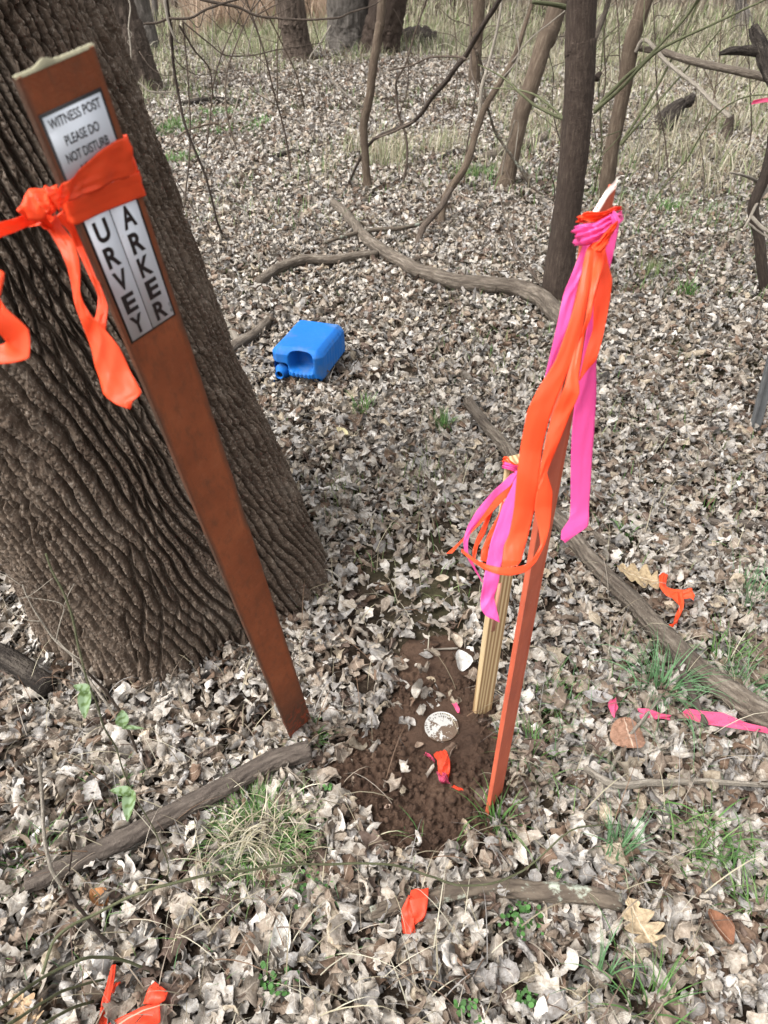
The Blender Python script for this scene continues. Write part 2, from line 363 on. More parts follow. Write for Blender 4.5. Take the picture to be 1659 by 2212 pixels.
# ------------------------------------------------------------------ dead leaves
PAL = np.array([[.50, .455, .395], [.42, .365, .30], [.35, .285, .22], [.56, .52, .47], [.27, .20, .145], [.30, .28, .265], [.20, .125, .08], [.40, .38, .36], [.46, .38, .27], [.64, .61, .57], [.15, .10, .075]])
PW = np.array([.19, .16, .12, .12, .11, .08, .06, .08, .05, .04, .06]); PW /= PW.sum()
def leaf_variants(nt_, ns, nvar, seed):
    r = np.random.default_rng(seed); t = np.linspace(0, 1, nt_); s = np.linspace(-1, 1, ns); T, S = np.meshgrid(t, s, indexing='ij'); out = []
    for v in range(nvar):
        asp = r.uniform(.15, .36); p = r.uniform(.75, 1.25); lob = r.random() < .32
        W = asp * np.sin(PI * np.clip(T, .0, 1) ** p) ** .8 + .006
        if lob: W = W * (1 + .45 * np.sin(T * PI * r.uniform(5, 8) + r.uniform(0, 6))) * 1.15
        W = W * (1 + .34 * fbm(T * 11, np.sign(S) * 3 + v, o=3, s=v))
        xc = W * S; yc = T - .5
        k0, k1 = r.choice([r.uniform(0, 3.5), r.uniform(0, 7), r.uniform(6, 15)]), r.uniform(-10, 10); K = (k0 + k1 * (T - .5)); K = np.where(np.abs(K) < .3, .3, K); 
        K = K * r.choice([1, 1, -1])
        x = np.sin(K * xc) / K; z = (1 - np.cos(K * xc)) / K
        z = z + .06 * np.abs(S) ** 2 * np.sin(T * 2 * PI * r.uniform(1, 3) + r.uniform(0, 6) + 2 * np.sign(S) * (ns > 2)) * asp / .3
        z = z + .12 * fbm(T * 6 + v * 3, S * 2.5, o=3, s=v + 9)
        k2 = r.uniform(-5.2, 5.2); k2 = .2 if abs(k2) < .2 else k2
        y2 = np.sin(k2 * yc) / k2 - z * np.sin(k2 * yc); z2 = (1 - np.cos(k2 * yc)) / k2 + z * np.cos(k2 * yc)
        tw = r.uniform(-2.6, 2.6) * yc; x3 = x * np.cos(tw) - z2 * np.sin(tw); z3 = x * np.sin(tw) + z2 * np.cos(tw)
        P = np.stack([x3, y2, z3], -1).reshape(-1, 3); P -= P.mean(0); out.append(P)
    return np.array(out), gridF(nt_, ns), np.stack([S, T], -1).reshape(-1, 2)
def place_leaves(x, y, size, nt_, ns, zmax, tilt, seed, flat=False):
    n = len(x); VV, F, st = leaf_variants(nt_, ns, 40, seed); r = np.random.default_rng(seed + 5)
    P = VV[r.integers(0, 40, n)] * size[:, None, None] * np.stack([r.uniform(.8, 1.25, n), np.ones(n), np.ones(n)], -1)[:, None, :]
    flip = r.random(n) < .4; P[flip, :, 2] *= -1
    a = r.uniform(0, 2 * PI, n); tx = r.normal(0, tilt, n); ty = r.normal(0, tilt, n)
    def rot(P, i, j, a):
        c, s_ = np.cos(a)[:, None], np.sin(a)[:, None]; A = P[..., i] * c - P[..., j] * s_; B = P[..., i] * s_ + P[..., j] * c; P[..., i], P[..., j] = A, B
    rot(P, 1, 2, tx); rot(P, 0, 2, ty); rot(P, 0, 1, a)
    lo = P[..., 2].min(1); P[..., 2] -= (lo * .62)[:, None]
    P[..., 0] += x[:, None]; P[..., 1] += y[:, None]; P[..., 2] += (gz(x, y) + r.uniform(-.004, zmax, n) - .006)[:, None]
    c = PAL[r.choice(len(PAL), n, p=PW)] * r.uniform(.66, 1.20, n)[:, None]; c = (c * .80 + c.mean(1, keepdims=True) * .20) * .94
    c = np.repeat(c[:, None, :], P.shape[1], 1); e = np.abs(st[:, 0])[None, :, None]
    c = c * (1 + r.normal(0, .05, (n, P.shape[1], 1)))
    m = P.shape[1]
    return P.reshape(-1, 3), (F[None] + (np.arange(n) * m)[:, None, None]).reshape(-1, 4), c.reshape(-1, 3), np.tile(st, (n, 1))
PATCHGR = G([330, 480, 590, 600, 450, 330], [250, 240, 262, 285, 292, 300])
DISCXY = DISC[:2]
def density(x, y):
    d = np.ones_like(x); d[soft(THINW, x, y, .10)] = .42; d[soft(THIN2W, x, y, .05)] = .35; d[soft(SOILW, x, y, .05)] = .05
    d *= np.where(np.hypot(x - DISC[0], y - DISC[1]) < .062, 0, 1)
    d *= 1 - .9 * (np.hypot(x + .68, y - 1.74) < .42)
    d *= .86 + .3 * vn(x * 2.3, y * 2.3, s=31)
    return d
def scatter(y0, y1, dens, margin):
    hw = y1 * .46 + .55 + margin; n = int(dens * (y1 - y0) * 2 * hw); y = rng.uniform(y0, y1, n)
    x = rng.uniform(-hw, hw, n); k = np.abs(x) < y * .46 + .55 + margin; return x[k], y[k]
def litter(name, zones, label):
    parts = []
    for (y0, y1, dens, mg, smin, smax, nt_, ns, zm, tl, sd_) in zones:
        x, y = scatter(y0, y1, dens, mg); k = rng.random(len(x)) < density(x, y); x, y = x[k], y[k]
        size = smin + (smax - smin) * rng.beta(1.6, 2.4, len(x)); parts.append(place_leaves(x, y, size, nt_, ns, zm, tl, sd_))
    k = 0; Fs = []
    for p in parts: Fs.append(p[1] + k); k += len(p[0])
    o = npmesh(name, np.vstack([p[0] for p in parts]), np.vstack(Fs), M_LEAF, col=np.vstack([p[2] for p in parts]), st=np.vstack([p[3] for p in parts]))
    return tag(o, label, 'leaf litter', kind='stuff')
litter('leaf_litter', [(.0, 1.3, 4300, .3, .036, .095, 12, 7, .030, .50, 100), (.2, 1.6, 1800, .2, .012, .030, 4, 3, .016, .5, 101), (1.3, 3.0, 4300, .45, .032, .080, 9, 5, .032, .50, 102), (1.3, 3, 1500, .3, .012, .030, 4, 3, .016, .5, 103),
    (3.0, 6.0, 2600, .6, .034, .092, 6, 4, .035, .5, 104), (6.0, 10.5, 1250, .8, .045, .105, 4, 3, .035, .5, 105), (10.5, 19, 480, 1.2, .05, .13, 3, 3, .035, .45, 106)],
    'pale tan and grey dead leaves carpeting the whole woodland floor')
# a few leaves lying on the dug soil
def hero_leaf(name, label, px, py, L, W, yaw, col, outline=None, dz=.03, tilt=(0.1, .1), cup=1.2, cat='leaf', nr=40, nc=17, bend=.8, **kw):
    t = np.linspace(0, 1, nr); s = np.linspace(-1, 1, nc); T, S = np.meshgrid(t, s, indexing='ij')
    Wd = W * .5 * (outline(T, S) if outline else np.sin(PI * T ** .9) ** .75) + .0006
    x = Wd * S; y = (T - .5) * L; z = cup * x ** 2 / W + bend * (y ** 2) / L * .6 + .05 * W * fbm(T * 5, S * 2, s=int(px)) + .05 * W * fbm(T * 14, S * 6, s=int(px) + 1)
    st = np.stack([S * 1.0, T], -1).reshape(-1, 2); c = np.array(col)[None] * (1 + .08 * fbm(T * 8, S * 4, s=3).reshape(-1, 1) * 3)
    g = G(px, py, dz); o = npmesh(name, np.stack([x, y, z], -1), gridF(nr, nc), M_LEAF, col=c, st=st)
    o.location = g; o.rotation_euler = (tilt[0], tilt[1], yaw); return tag(o, label, cat)
def oak(T, S):
    l = np.clip(T / .96, 0, 1); env = np.sin(PI * l ** .75) ** .6
    lobe = .30 + .70 * np.abs(np.sin(PI * (l * 3.6 + .15 * np.sign(S)))) ** .8; lobe = lobe * (1 - .0 * l)
    return np.where(T < .12, .04, env * lobe)
hero_leaf('oak_leaf', 'lobed tan oak leaf across the right end of the lichen covered stick', 1383, 1995, .105, .085, .25, (.43, .34, .225), oak, .055, (-.1, .05), .5)
hero_leaf('oak_leaf', 'large buff oak leaf with dark gaps beside the fallen branch and crumpled orange strip', 1378, 1246, .16, .105, 1.35, (.40, .31, .19), oak, .045, (.25, -.1), .5)
hero_leaf('oak_leaf', 'small pointed tan oak leaf at the bottom left edge', 55, 2185, .08, .06, .9, (.45, .32, .20), oak, .04)
hero_leaf('round_leaf', 'wrinkled reddish brown round leaf lying on the pink ribbon', 1357, 1583, .082, .088, .1, (.33, .19, .13), lambda T, S: np.sin(PI * T ** .8) ** .42, .05, (.2, .1), -.5, bend=.2)
hero_leaf('long_leaf', 'smooth pale grey lance shaped leaf below the dry grass clump', 608, 2022, .088, .036, .12, (.52, .52, .49), None, .045, (.35, .1), .9, nr=24)
hero_leaf('oval_leaf', 'flat grey oval leaf left of the pink ribbon', 1289, 1506, .082, .042, 1.45, (.36, .345, .34), None, .04, (.1, .1), .4, nr=24)
hero_leaf('yellowish_leaf', 'pale yellow green leaf lying behind the soil patch below the blue jug', 738, 933, .06, .045, 1.2, (.62, .55, .33), None, .05, (.4, .1), .6, nr=24)
hero_leaf('white_leaf', 'crumpled whitish leaf standing beside the foot of the wooden stake', 993, 1427, .062, .05, .3, (.66, .66, .64), None, .03, (.6, .2), 2.4, nr=24)
hero_leaf('rusty_leaf', 'dark rusty brown curled leaf near the bottom right', 1552, 2003, .07, .045, .5, (.20, .09, .05), None, .04, (.2, .2), 1.6, nr=24)
hero_leaf('orange_brown_leaf', 'orange brown leaf below the thick brown stick', 213, 1940, .05, .035, 1.0, (.36, .17, .07), None, .035, (.2, .2), 1.6, nr=24)

# ------------------------------------------------------------------ grass
def blades(x, y, z, h, wd, lean, cols, seed, nseg=4, dirs=None, curve=1.0):
    r = np.random.default_rng(seed); n = len(x); a = r.uniform(0, 2 * PI, n) if dirs is None else dirs
    t = np.linspace(0, 1, nseg + 1)[None, :]; ln = lean[:, None]; hh = h[:, None]
    fx = hh * ln * t ** (1 + curve); zz = hh * t * np.sqrt(np.clip(1 - (ln * t) ** 2 * .8, .08, 1))
    wv = wd[:, None] * (1 - t ** 2.2 * .92) * .5; side = np.stack([-np.sin(a), np.cos(a)], -1)
    c = np.stack([x[:, None] + np.cos(a)[:, None] * fx, y[:, None] + np.sin(a)[:, None] * fx, z[:, None] + zz], -1)
    tw = r.uniform(-.8, .8, n)[:, None] * t
    sd = np.stack([side[:, None, 0] * np.cos(tw), side[:, None, 1] * np.cos(tw), np.sin(tw)], -1) * wv[..., None]
    P = np.stack([c - sd, c + sd], 2); m = 2 * (nseg + 1)
    f = np.array([[2 * i, 2 * i + 1, 2 * i + 3, 2 * i + 2] for i in range(nseg)])
    C = np.repeat(cols[:, None, :], m, 1)
    return P.reshape(-1, 3), (f[None] + (np.arange(n) * m)[:, None, None]).reshape(-1, 4), C.reshape(-1, 3)
GREEN = np.array([[.085, .185, .045], [.11, .22, .06], [.065, .145, .04], [.145, .23, .08]]); GREY_G = np.array([[.11, .22, .10], [.14, .26, .13], [.09, .18, .08]])
STRAW = np.array([[.40, .36, .255], [.32, .28, .195], [.48, .445, .345], [.23, .195, .135]]); OLIVE = np.array([[.19, .23, .10], [.26, .29, .15], [.14, .19, .07]])
def pick(pal, n, r): return pal[r.integers(0, len(pal), n)] * r.uniform(.8, 1.2, n)[:, None]
def tuft(label, px, py, n, h, sp, pal=GREEN, lean=.55, wd=.003, seed=0, group='grass tufts among the leaves', z0=.0, name='grass_tuft', cv=1.0, extra=None):
    r = np.random.default_rng(seed + int(px)); g = G(px, py); k = r.normal(0, sp, (n, 2)); d = np.arctan2(k[:, 1], k[:, 0]) + r.normal(0, .7, n)
    hh = h * r.uniform(.45, 1.1, n); x, y = g[0] + k[:, 0], g[1] + k[:, 1]
    ln = np.clip(np.abs(r.normal(lean, .25, n)), .05, 1.1); V, F, C = blades(x, y, gz(x, y) + z0, hh, wd * r.uniform(.6, 1.3, n), ln, pick(pal, n, r), seed, 6, d, cv)
    if extra:
        V2, F2, C2 = extra(g, r); F = np.vstack([F, F2 + len(V)]); V = np.vstack([V, V2]); C = np.vstack([C, C2])
    V = V - g; o = npmesh(name, V, F, M_GRASS, col=C); o.location = g; return tag(o, label, 'grass', group)
T_ = [('short green tuft just beyond the soil, right of the blue jug', 957, 935, 70, .11, .018, GREEN, .35),
 ('thin grass shoots standing right of the blue jug', 785, 900, 26, .13, .022, GREEN, .25),
 ('sparse green shoots in front of the log behind the wooden stake', 915, 1030, 60, .085, .07, OLIVE, .3),
 ('faint green shoots left of centre, above the soil patch', 735, 1060, 40, .08, .05, OLIVE, .3),
 ('dense dark green tuft at the foot of the leaning brown post', 650, 1603, 150, .05, .022, GREEN, .8),
 ('low green tuft between the two posts, right of the red post', 1208, 1530, 110, .06, .032, GREEN, .6),
 ('long blue green blades fanning out above the pink ribbon', 1425, 1500, 90, .17, .035, GREY_G, .85),
 ('upright blue green blades at the right edge by the orange scrap', 1625, 1300, 60, .13, .035, GREY_G, .45),
 ('slanting green blades behind the fallen branch at right', 1560, 1440, 70, .10, .04, GREEN, .7),
 ('green blades spreading between the fallen branch and right edge', 1600, 1500, 60, .12, .03, GREY_G, .8),
 ('tall green blades in front of the foot of the red post', 1078, 1790, 36, .12, .016, GREEN, .6),
 ('dark green blades along the right side of the red post', 1150, 1640, 60, .08, .04, GREEN, .7),
 ('tall narrow tuft in the leaves right of the red post foot', 1333, 1850, 50, .13, .018, GREY_G, .35),
 ('broad green tuft near the lower right edge', 1545, 1845, 120, .11, .045, GREEN, .75),
 ('long green blades at the bottom right of centre', 1400, 2185, 40, .13, .03, GREEN, .7),
 ('few green blades left of the bottom oak leaf', 1290, 2120, 18, .12, .02, GREY_G, .6),
 ('green blades at the right edge below the broad tuft', 1655, 1985, 45, .10, .03, GREEN, .7),
 ('small green tuft above the thick brown stick', 238, 1715, 90, .055, .03, GREEN, .7),
 ('green and straw tuft behind the left end of the thick stick', 90, 1868, 80, .055, .03, GREEN, .75),
 ('green tuft beyond the leaning branch, right of the ribbon knot', 1440, 462, 60, .12, .05, GREEN, .5),
 ('bright green shoots in open leaves at the right', 1478, 642, 50, .10, .03, GREEN, .35),
 ('upright green shoots right of the ribbons', 1405, 600, 50, .12, .05, OLIVE, .25),
 ('faint green shoots right of the pink ribbon end', 1345, 1160, 40, .06, .02, GREEN, .5),
 ('green shoots at the centre below the twin trunks', 1040, 385, 110, .15, .10, GREEN, .5),
 ('low green patch near the large tree, left of the long stems', 372, 348, 200, .12, .11, GREEN, .6),
 ('bright green clump beside the base of the leaning trunk', 1005, 385, 90, .14, .07, OLIVE, .5),
 ('green shoots along the long hollow log', 700, 1140, 30, .05, .03, OLIVE, .4)]
WIDE = []
for i, (lb, px, py, n, h, sp, pal, ln) in enumerate(T_):
    if sp >= .045:
        g = G(px, py); r = np.random.default_rng(i); m = int(n * 1.2); k = r.normal(0, sp, (m, 2)); x_, y_ = g[0] + k[:, 0], g[1] + k[:, 1]; WIDE.append(blades(x_, y_, gz(x_, y_), h * r.uniform(.45, 1.1, m), .0034 * r.uniform(.7, 1.6, m) * (1 if py > 900 else 1.6), np.clip(np.abs(r.normal(ln, .25, m)), .05, 1.1), pick(pal, m, r), i, 5)); continue
    tuft(lb, px, py, int(n * 1.2), h, sp, pal, ln, 0.0034 if py > 900 else .006, i)
def straw_extra(g, r):
    n = 230; k = r.normal(0, .05, (n, 2)) * [1.2, .9]; x, y = g[0] + k[:, 0], g[1] + k[:, 1]; d = r.normal(-1.4, 1.1, n)
    return blades(x, y, gz(x, y) + r.uniform(.01, .045, n), r.uniform(.03, .10, n), .0026 * r.uniform(.7, 1.4, n), r.uniform(.7, 1.15, n), pick(np.vstack([STRAW[:3] * 1.1, STRAW[:1] * .9]), n, r), 5, 6, d, .5)
tuft('large dry straw and dark green grass clump below the thick brown stick', 560, 1815, 1100, .075, .050, np.vstack([GREEN, GREEN * 1.3]), .75, .0022, 77, None, name='grass_clump', extra=straw_extra)
# scattered single blades and the long grass beyond the leaves
def region(poly_px, n, seed, ymax=60, cap=None):
    W_ = G([p[0] for p in poly_px], [p[1] for p in poly_px]); W_ = W_[:, :2]; r = np.random.default_rng(seed)
    mn, mx = W_.min(0), W_.max(0); xs, ys = [], []; c = 0
    while c < n:
        x = r.uniform(mn[0], mx[0], n * 2); y = r.uniform(mn[1], mx[1], n * 2); k = inpoly(W_, x + .15 * y * .1 * fbm(x, y, s=7), y + .35 * fbm(x * .8, y * .8, s=6)); xs.append(x[k]); ys.append(y[k]); c += k.sum()
    return np.concatenate(xs)[:n], np.concatenate(ys)[:n], r
def field(name, label, poly_px, n, h, wd, pals, seed, clump=.6, lean=.6, nseg=4):
    x, y, r = region(poly_px, n, seed); cl = fbm(x * 1.6, y * 1.6, s=seed); k = r.random(len(x)) < np.clip(.5 + cl * clump * 3, .04, 1); x, y, cl = x[k], y[k], cl[k]
    m = len(x); pal = np.vstack(pals); col = pick(pal, m, r); hh = h * r.uniform(.4, 1.1, m) * (1 + cl * 1.0)
    V, F, C = blades(x, y, gz(x, y), hh, wd * r.uniform(.6, 1.4, m), np.clip(np.abs(r.normal(lean, .25, m)), .05, 1.05), col, seed, nseg)
    return V, F, C
def join3(L):
    k = 0; Fs = []
    for V, F, C in L: Fs.append(F + k); k += len(V)
    return np.vstack([l[0] for l in L]), np.vstack(Fs), np.vstack([l[2] for l in L])
FAR = [field('', '', [(1110, 330), (1250, 385), (1400, 400), (1560, 470), (1720, 520), (1900, 330), (1900, 120), (1120, 120), (1060, 250)], 17000, .28, .0085, [STRAW, STRAW, OLIVE, STRAW * .8], 201, .7, .65),
 field('', '', [(1000, 150), (1900, 150), (2000, 60), (900, 60)], 14000, .33, .014, [STRAW, OLIVE, STRAW * .9], 202, .7, .6),
 field('', '', [(250, 235), (420, 205), (560, 165), (700, 150), (860, 130), (1020, 145), (1150, 70), (100, 70), (-200, 150)], 16000, .26, .011, [STRAW, STRAW * .85, OLIVE, OLIVE], 203, .5, .6),
 field('', '', [(-400, 75), (2100, 75), (2600, 14), (-900, 14)], 26000, .42, .03, [STRAW * .9, OLIVE, STRAW * .7], 204, .5, .55, 3),
 field('', '', [(690, 400), (760, 360), (870, 385), (1000, 400), (1120, 380), (1150, 330), (1000, 300), (800, 320), (700, 340)], 2600, .28, .006, [STRAW, OLIVE, STRAW], 205, 1.2, .5),
 field('', '', [(440, 130), (960, 110), (990, 60), (430, 60)], 4500, .35, .014, [STRAW, OLIVE], 206, .4, .6)]
V, F, C = join3(FAR); tag(npmesh('long_grass', V, F, M_GRASS, col=C), 'long dry straw and olive grass beyond the leaf covered ground', 'grass', kind='stuff')
GS = [field('', '', [(330, 300), (420, 245), (500, 240), (600, 262), (560, 290), (430, 292)], 1700, .11, .008, [GREEN], 210, .8, .6),
 field('', '', [(-100, 2300), (1800, 2300), (1800, 1400), (1150, 1500), (1100, 1850), (600, 1900), (-100, 1800)], 700, .07, .0022, [GREEN, GREY_G], 211, .9, .7),
 field('', '', [(450, 1400), (1750, 1300), (1750, 500), (400, 500)], 2400, .07, .003, [OLIVE, GREEN], 212, 1.4, .5),
 field('', '', [(300, 500), (1750, 520), (1750, 200), (300, 200)], 5200, .14, .0055, [OLIVE, GREEN, STRAW], 213, 1.2, .5),
 field('', '', [(1250, 640), (1750, 660), (1750, 440), (1250, 420)], 1500, .12, .004, [OLIVE, GREEN, GREEN], 214, 1.5, .5)]
V, F, C = join3(GS + WIDE); tag(npmesh('sparse_grass', V, F, M_GRASS, col=C), 'sparse green blades poking through the dead leaves', 'grass', kind='stuff')
# straw stalks lying on the litter
r = np.random.default_rng(9); n = 2600; y = .3 + 7 * r.random(n) ** 1.3; x = r.uniform(-1, 1, n) * (y * .6 + .3)
k = ~soft(SOILW, x, y) | (r.random(n) < .15); x, y = x[k], y[k]; n = len(x)
V, F, C = blades(x, y, gz(x, y) + r.uniform(.02, .04, n), r.uniform(.04, .16, n), r.uniform(.0012, .003, n), np.full(n, 1.08), pick(np.vstack([STRAW * .9, PAL[[1, 2, 5, 6, 10]] * .8]), n, r), 3, 5, None, .25)
tag(npmesh('straw_bits', V, F, M_GRASS, col=C), 'thin dry stalks and leaf stems strewn over the dead leaves', 'straw', kind='stuff')

# small round-leaved weeds
def weed(label, px, py, n, sp):
    r = np.random.default_rng(px); g = G(px, py); P, Fs, Cs = [], [], []; k = 0
    for i in range(n):
        c = np.array([r.normal(0, sp), r.normal(0, sp * .7), .022 + .02 * r.random()]); rad = r.uniform(.0025, .006)
        a = np.linspace(0, 2 * PI, 9)[:-1]; tl = r.normal(0, .35, 2)
        ring = np.stack([np.cos(a) * rad, np.sin(a) * rad, np.cos(a) * rad * tl[0] + np.sin(a) * rad * tl[1]], -1)
        V = np.vstack([c - [0, 0, rad * .15], c + ring]); P.append(V)
        Fs.append(np.array([[0, 1 + j, 1 + (j + 1) % 8, 1 + (j + 1) % 8] for j in range(8)]) + k); k += 9
        Cs.append(np.tile(np.array([.07, .17, .045]) * r.uniform(.7, 1.4), (9, 1)))
    o = poly_obj('weed', np.vstack(P), np.vstack(Fs), M_GRASS, None, None, np.vstack(Cs)); o.location = g; return tag(o, label, 'weed', 'small leafy weeds')
weed('round leaved green weed right of the dry grass clump', 662, 1935, 60, .028)
weed('dark green weed below the lichen covered stick', 1120, 1995, 60, .026)
weed('small green weed between the two bottom left orange strips', 605, 2135, 40, .02)
weed('little green weed at the bottom right of centre', 1137, 2165, 30, .014)
weed('small green weed above the lichen covered stick', 1205, 1900, 26, .012)
weed('tiny green weed beneath the thick brown stick end', 712, 1715, 16, .01)
weed('small green weed at the bottom edge', 1010, 2195, 30, .014)

# ------------------------------------------------------------------ the large furrowed tree
def big_tree():
    t = thing('tree', 'huge tree with deeply furrowed brown bark filling the left side behind the brown post', 'tree', (-.66, 1.72, 0))
    zk = np.array([-.12, 0, .10, .25, .45, .75, 1.0, 1.53, 2.2, 3.5, 6.0])
    cxk = np.array([-.665, -.665, -.675, -.69, -.735, -.80, -.84, -.915, -.98, -1.1, -1.3]); cyk = np.array([1.72, 1.72, 1.72, 1.71, 1.70, 1.69, 1.68, 1.66, 1.65, 1.6, 1.5])
    rk = np.array([.485, .450, .436, .42, .41, .39, .378, .362, .35, .32, .27])
    z = axis([(-.12, 1.75, .0032), (1.75, 2.4, .02), (2.4, 6.0, .08)])
    a = np.sort(np.concatenate([np.linspace(-PI * .90, PI * .12, 880), np.linspace(PI * .13, PI * 1.095, 170)])); A, Z = np.meshgrid(a, z)
    R = np.interp(Z, zk, rk); CX = np.interp(Z, zk, cxk); CY = np.interp(Z, zk, cyk)
    lobes = .055 * np.cos(A * 3 - .3) + .04 * np.cos(A * 5 + 1.2) + .02 * np.cos(A * 8)
    R = R * (1 + lobes * (.25 + .9 * np.exp(-np.clip(Z, 0, 9) / .22)))  + .012 * fbm(A * 2.5, Z * 2.5, o=3, s=4)
    h = bark(A * .43 + (.07 + .06 * np.sin(A * 2 + 1)) * Z, Z, 1.0, 0); edge = np.clip(h, 0, 1.2)
    amp = .040 * (1 - .30 * np.exp(-np.clip(Z, 0, 9) / .35))
    R = R + (edge - .6) * amp
    V = np.stack([CX + R * np.cos(A), CY + R * np.sin(A), Z], -1).reshape(-1, 3)
    o = npmesh('trunk', V, gridF(len(z), len(a), True), M_BIG); keep(o, t)
    for i, (p, r_) in enumerate([([(-1.25, 1.5, 5.2), (-1.9, 1.9, 6.6), (-2.3, 2.2, 8.2)], (.15, .10, .04)), ([(-1.3, 1.5, 5.9), (-1.1, 1.0, 7.4), (-.7, .8, 9.2)], (.22, .14, .05)), ([(-1.28, 1.5, 5.6), (-.8, 2.1, 7.0), (-.2, 3.0, 8.0)], (.14, .09, .03))]):
        keep(tube_obj('limb', p, r_, M_FARB, None, n=14, step=.08, wob=.05, rough=.1, seed=i), t)
    return t
big_tree()

# ------------------------------------------------------------------ other trees: trunk read off the picture, carried on upward
def px_trunk(pts, Y0, dY=0.0):            # pts: (px, py, half width in px) from the base up, on an upright plane at Y0 leaning by dY
    n = len(pts); P, R = [], []
    for i, (px, py, hw) in enumerate(pts):
        p = Yp(px, py, Y0 + dY * i / (n - 1)); dep = p[1] * cP - (p[2] - CAMH) * sP; P.append(p); R.append(hw / FPX * dep)
    return np.array(P), np.array(R)
def tree(label, pts, M, dY=0., top=7.0, n=24, step=.04, rough=.10, wob=0., seed=0, flare=1.25, group='trees beyond the clearing', barkamp=0., fine=1., limbs=3, name='tree', twigs=()):
    g = G(pts[0][0], pts[0][1]); P, R = px_trunk(pts, g[1], dY)
    P[0, 2] = gz(P[0, 0], P[0, 1]) - .05; R = np.concatenate([[R[0] * flare], R[1:]])
    if len(P) > 2: pass
    d = P[-1] - P[-2]; d /= np.linalg.norm(d); d = d * .7 + np.array([0, 0, .3]); d /= np.linalg.norm(d)
    if top > P[-1, 2] + .5:
        k = top - P[-1, 2]; P = np.vstack([P, P[-1] + d * k * .5, P[-1] + d * k]); R = np.concatenate([R, [R[-1] * .75, R[-1] * .35]])
    t = thing(name, label, 'tree', (P[0, 0], P[0, 1], 0), group)
    V, F, st = tube(P, R, n=n, step=step, rough=rough, wob=wob, seed=seed, barkamp=barkamp, fine=fine)
    keep(poly_obj('trunk', V, F, M, None, st), t); r = np.random.default_rng(seed + 50)
    for i in range(limbs):
        f = r.uniform(.55, .95); q = P[-2] * (1 - f) + P[-1] * f; a = r.uniform(0, 2 * PI); l = top * .28
        e = q + np.array([math.cos(a) * l, math.sin(a) * l, l * .8]); m = (q + e) / 2 + np.array([0, 0, -.08 * l])
        keep(tube_obj('limb', [q, m, e], (R[-2] * .5, R[-2] * .3, R[-2] * .08), M, None, n=8, step=.1, wob=.03, seed=i), t)
    for i, (tp, dep, rad, m_) in enumerate(twigs):
        keep(pxtube('twig', tp, dep, rad, m_, None, raw=True), t)
    return t
def pxtube(name, pts, dep, rad, M, label=None, cat='branch', group=None, raw=False, ground=False, wob=.004, rough=.12, n=8, seed=None, lift=.012, step=None, twigs=(), barkamp=0.0, fine=1.0):
    pts = np.array(pts, float); k = len(pts)
    if ground:
        q = G(pts[:, 0], pts[:, 1]); rr = np.interp(np.linspace(0, 1, k), np.linspace(0, 1, len(np.atleast_1d(rad))), np.atleast_1d(rad)); q = G(pts[:, 0], pts[:, 1], 0.018); q[:, 2] = gz(q[:, 0], q[:, 1]) + lift + rr * .7
    else:
        dd = np.interp(np.linspace(0, 1, k), np.linspace(0, 1, len(np.atleast_1d(dep))), np.atleast_1d(dep)); q = D(pts[:, 0], pts[:, 1], dd)
        rr = np.interp(np.linspace(0, 1, k), np.linspace(0, 1, len(np.atleast_1d(rad))), np.atleast_1d(rad))
    c = q.mean(0); c[2] = 0 if not raw else 0
    seed = int(abs(pts[0].sum())) % 997 if seed is None else seed
    V, F, st = tube(q - (0 if raw else c), rr, n=n, step=step or max(.01, float(rr.mean())), wob=wob, rough=rough, seed=seed, barkamp=barkamp, fine=fine)
    if twigs:
        L = [(V, F, st)]
        for tp, td, tr in twigs:
            tp = np.array(tp, float); tdd = np.interp(np.linspace(0, 1, len(tp)), np.linspace(0, 1, len(np.atleast_1d(td))), np.atleast_1d(td))
            L.append(tube(D(tp[:, 0], tp[:, 1], tdd) - (0 if raw else c), np.atleast_1d(tr) if np.ndim(tr) else tr, n=5, step=.03, wob=wob, seed=seed + 1))
        V, F, st = join(L)
    o = poly_obj(name, V, F, M, None, st)
    if not raw: o.location = c; tag(o, label, cat, group)
    return o

GT = 'trees beyond the clearing'
tree('broad brown ridged trunk just behind the top of the huge tree', [(300, 196, 46), (292, 150, 40), (268, 60, 34), (250, 0, 31)], M_FARB, 0, 9, 48, .05, .08, 0, 11, 1.15, barkamp=.05, fine=.35)
tree('grey trunk standing close behind the ridged brown trunk', [(325, 117, 20), (312, 60, 19), (301, 0, 18)], M_FARG, 0, 10, 30, .1, .1, 0, 12, barkamp=.04, fine=.3)
tree('thick furrowed trunk with a burl, left of the twin giant trunks', [(646, 133, 26), (640, 90, 24), (632, 40, 23), (624, -15, 25)], M_FARB, 0, 11, 40, .06, .12, 0, 13, 1.2, barkamp=.06, fine=.3)
tree('giant grey trunk on the left of the close pair', [(757, 112, 44), (757, 60, 43), (757, 0, 44)], M_FARG, 0, 12, 44, .08, .10, 0, 14, 1.15, barkamp=.08, fine=.22)
tree('giant dark trunk on the right of the close pair, leaning right', [(820, 118, 32), (826, 60, 32), (838, 0, 34)], M_DARK, 0, 12, 40, .08, .14, 0, 15, 1.2, barkamp=.08, fine=.25)
tree('thin pale barked sapling with a kinked trunk at the upper centre', [(798, 421, 8), (790, 350, 8.5), (787, 300, 8.5), (787, 262, 9), (800, 200, 9), (808, 130, 9.5), (818, 60, 9.5), (826, 0, 9.5)], M_SAP, .2, 4.2, 14, .03, .12, .01, 16, 1.3, 'saplings in the clearing', limbs=2)
tree('slender brown trunk left of the strongly leaning trunk', [(1022, 182, 10), (1030, 90, 12), (1036, 0, 13)], M_SAP, 0, 8, 18, .06, .1, .02, 17)
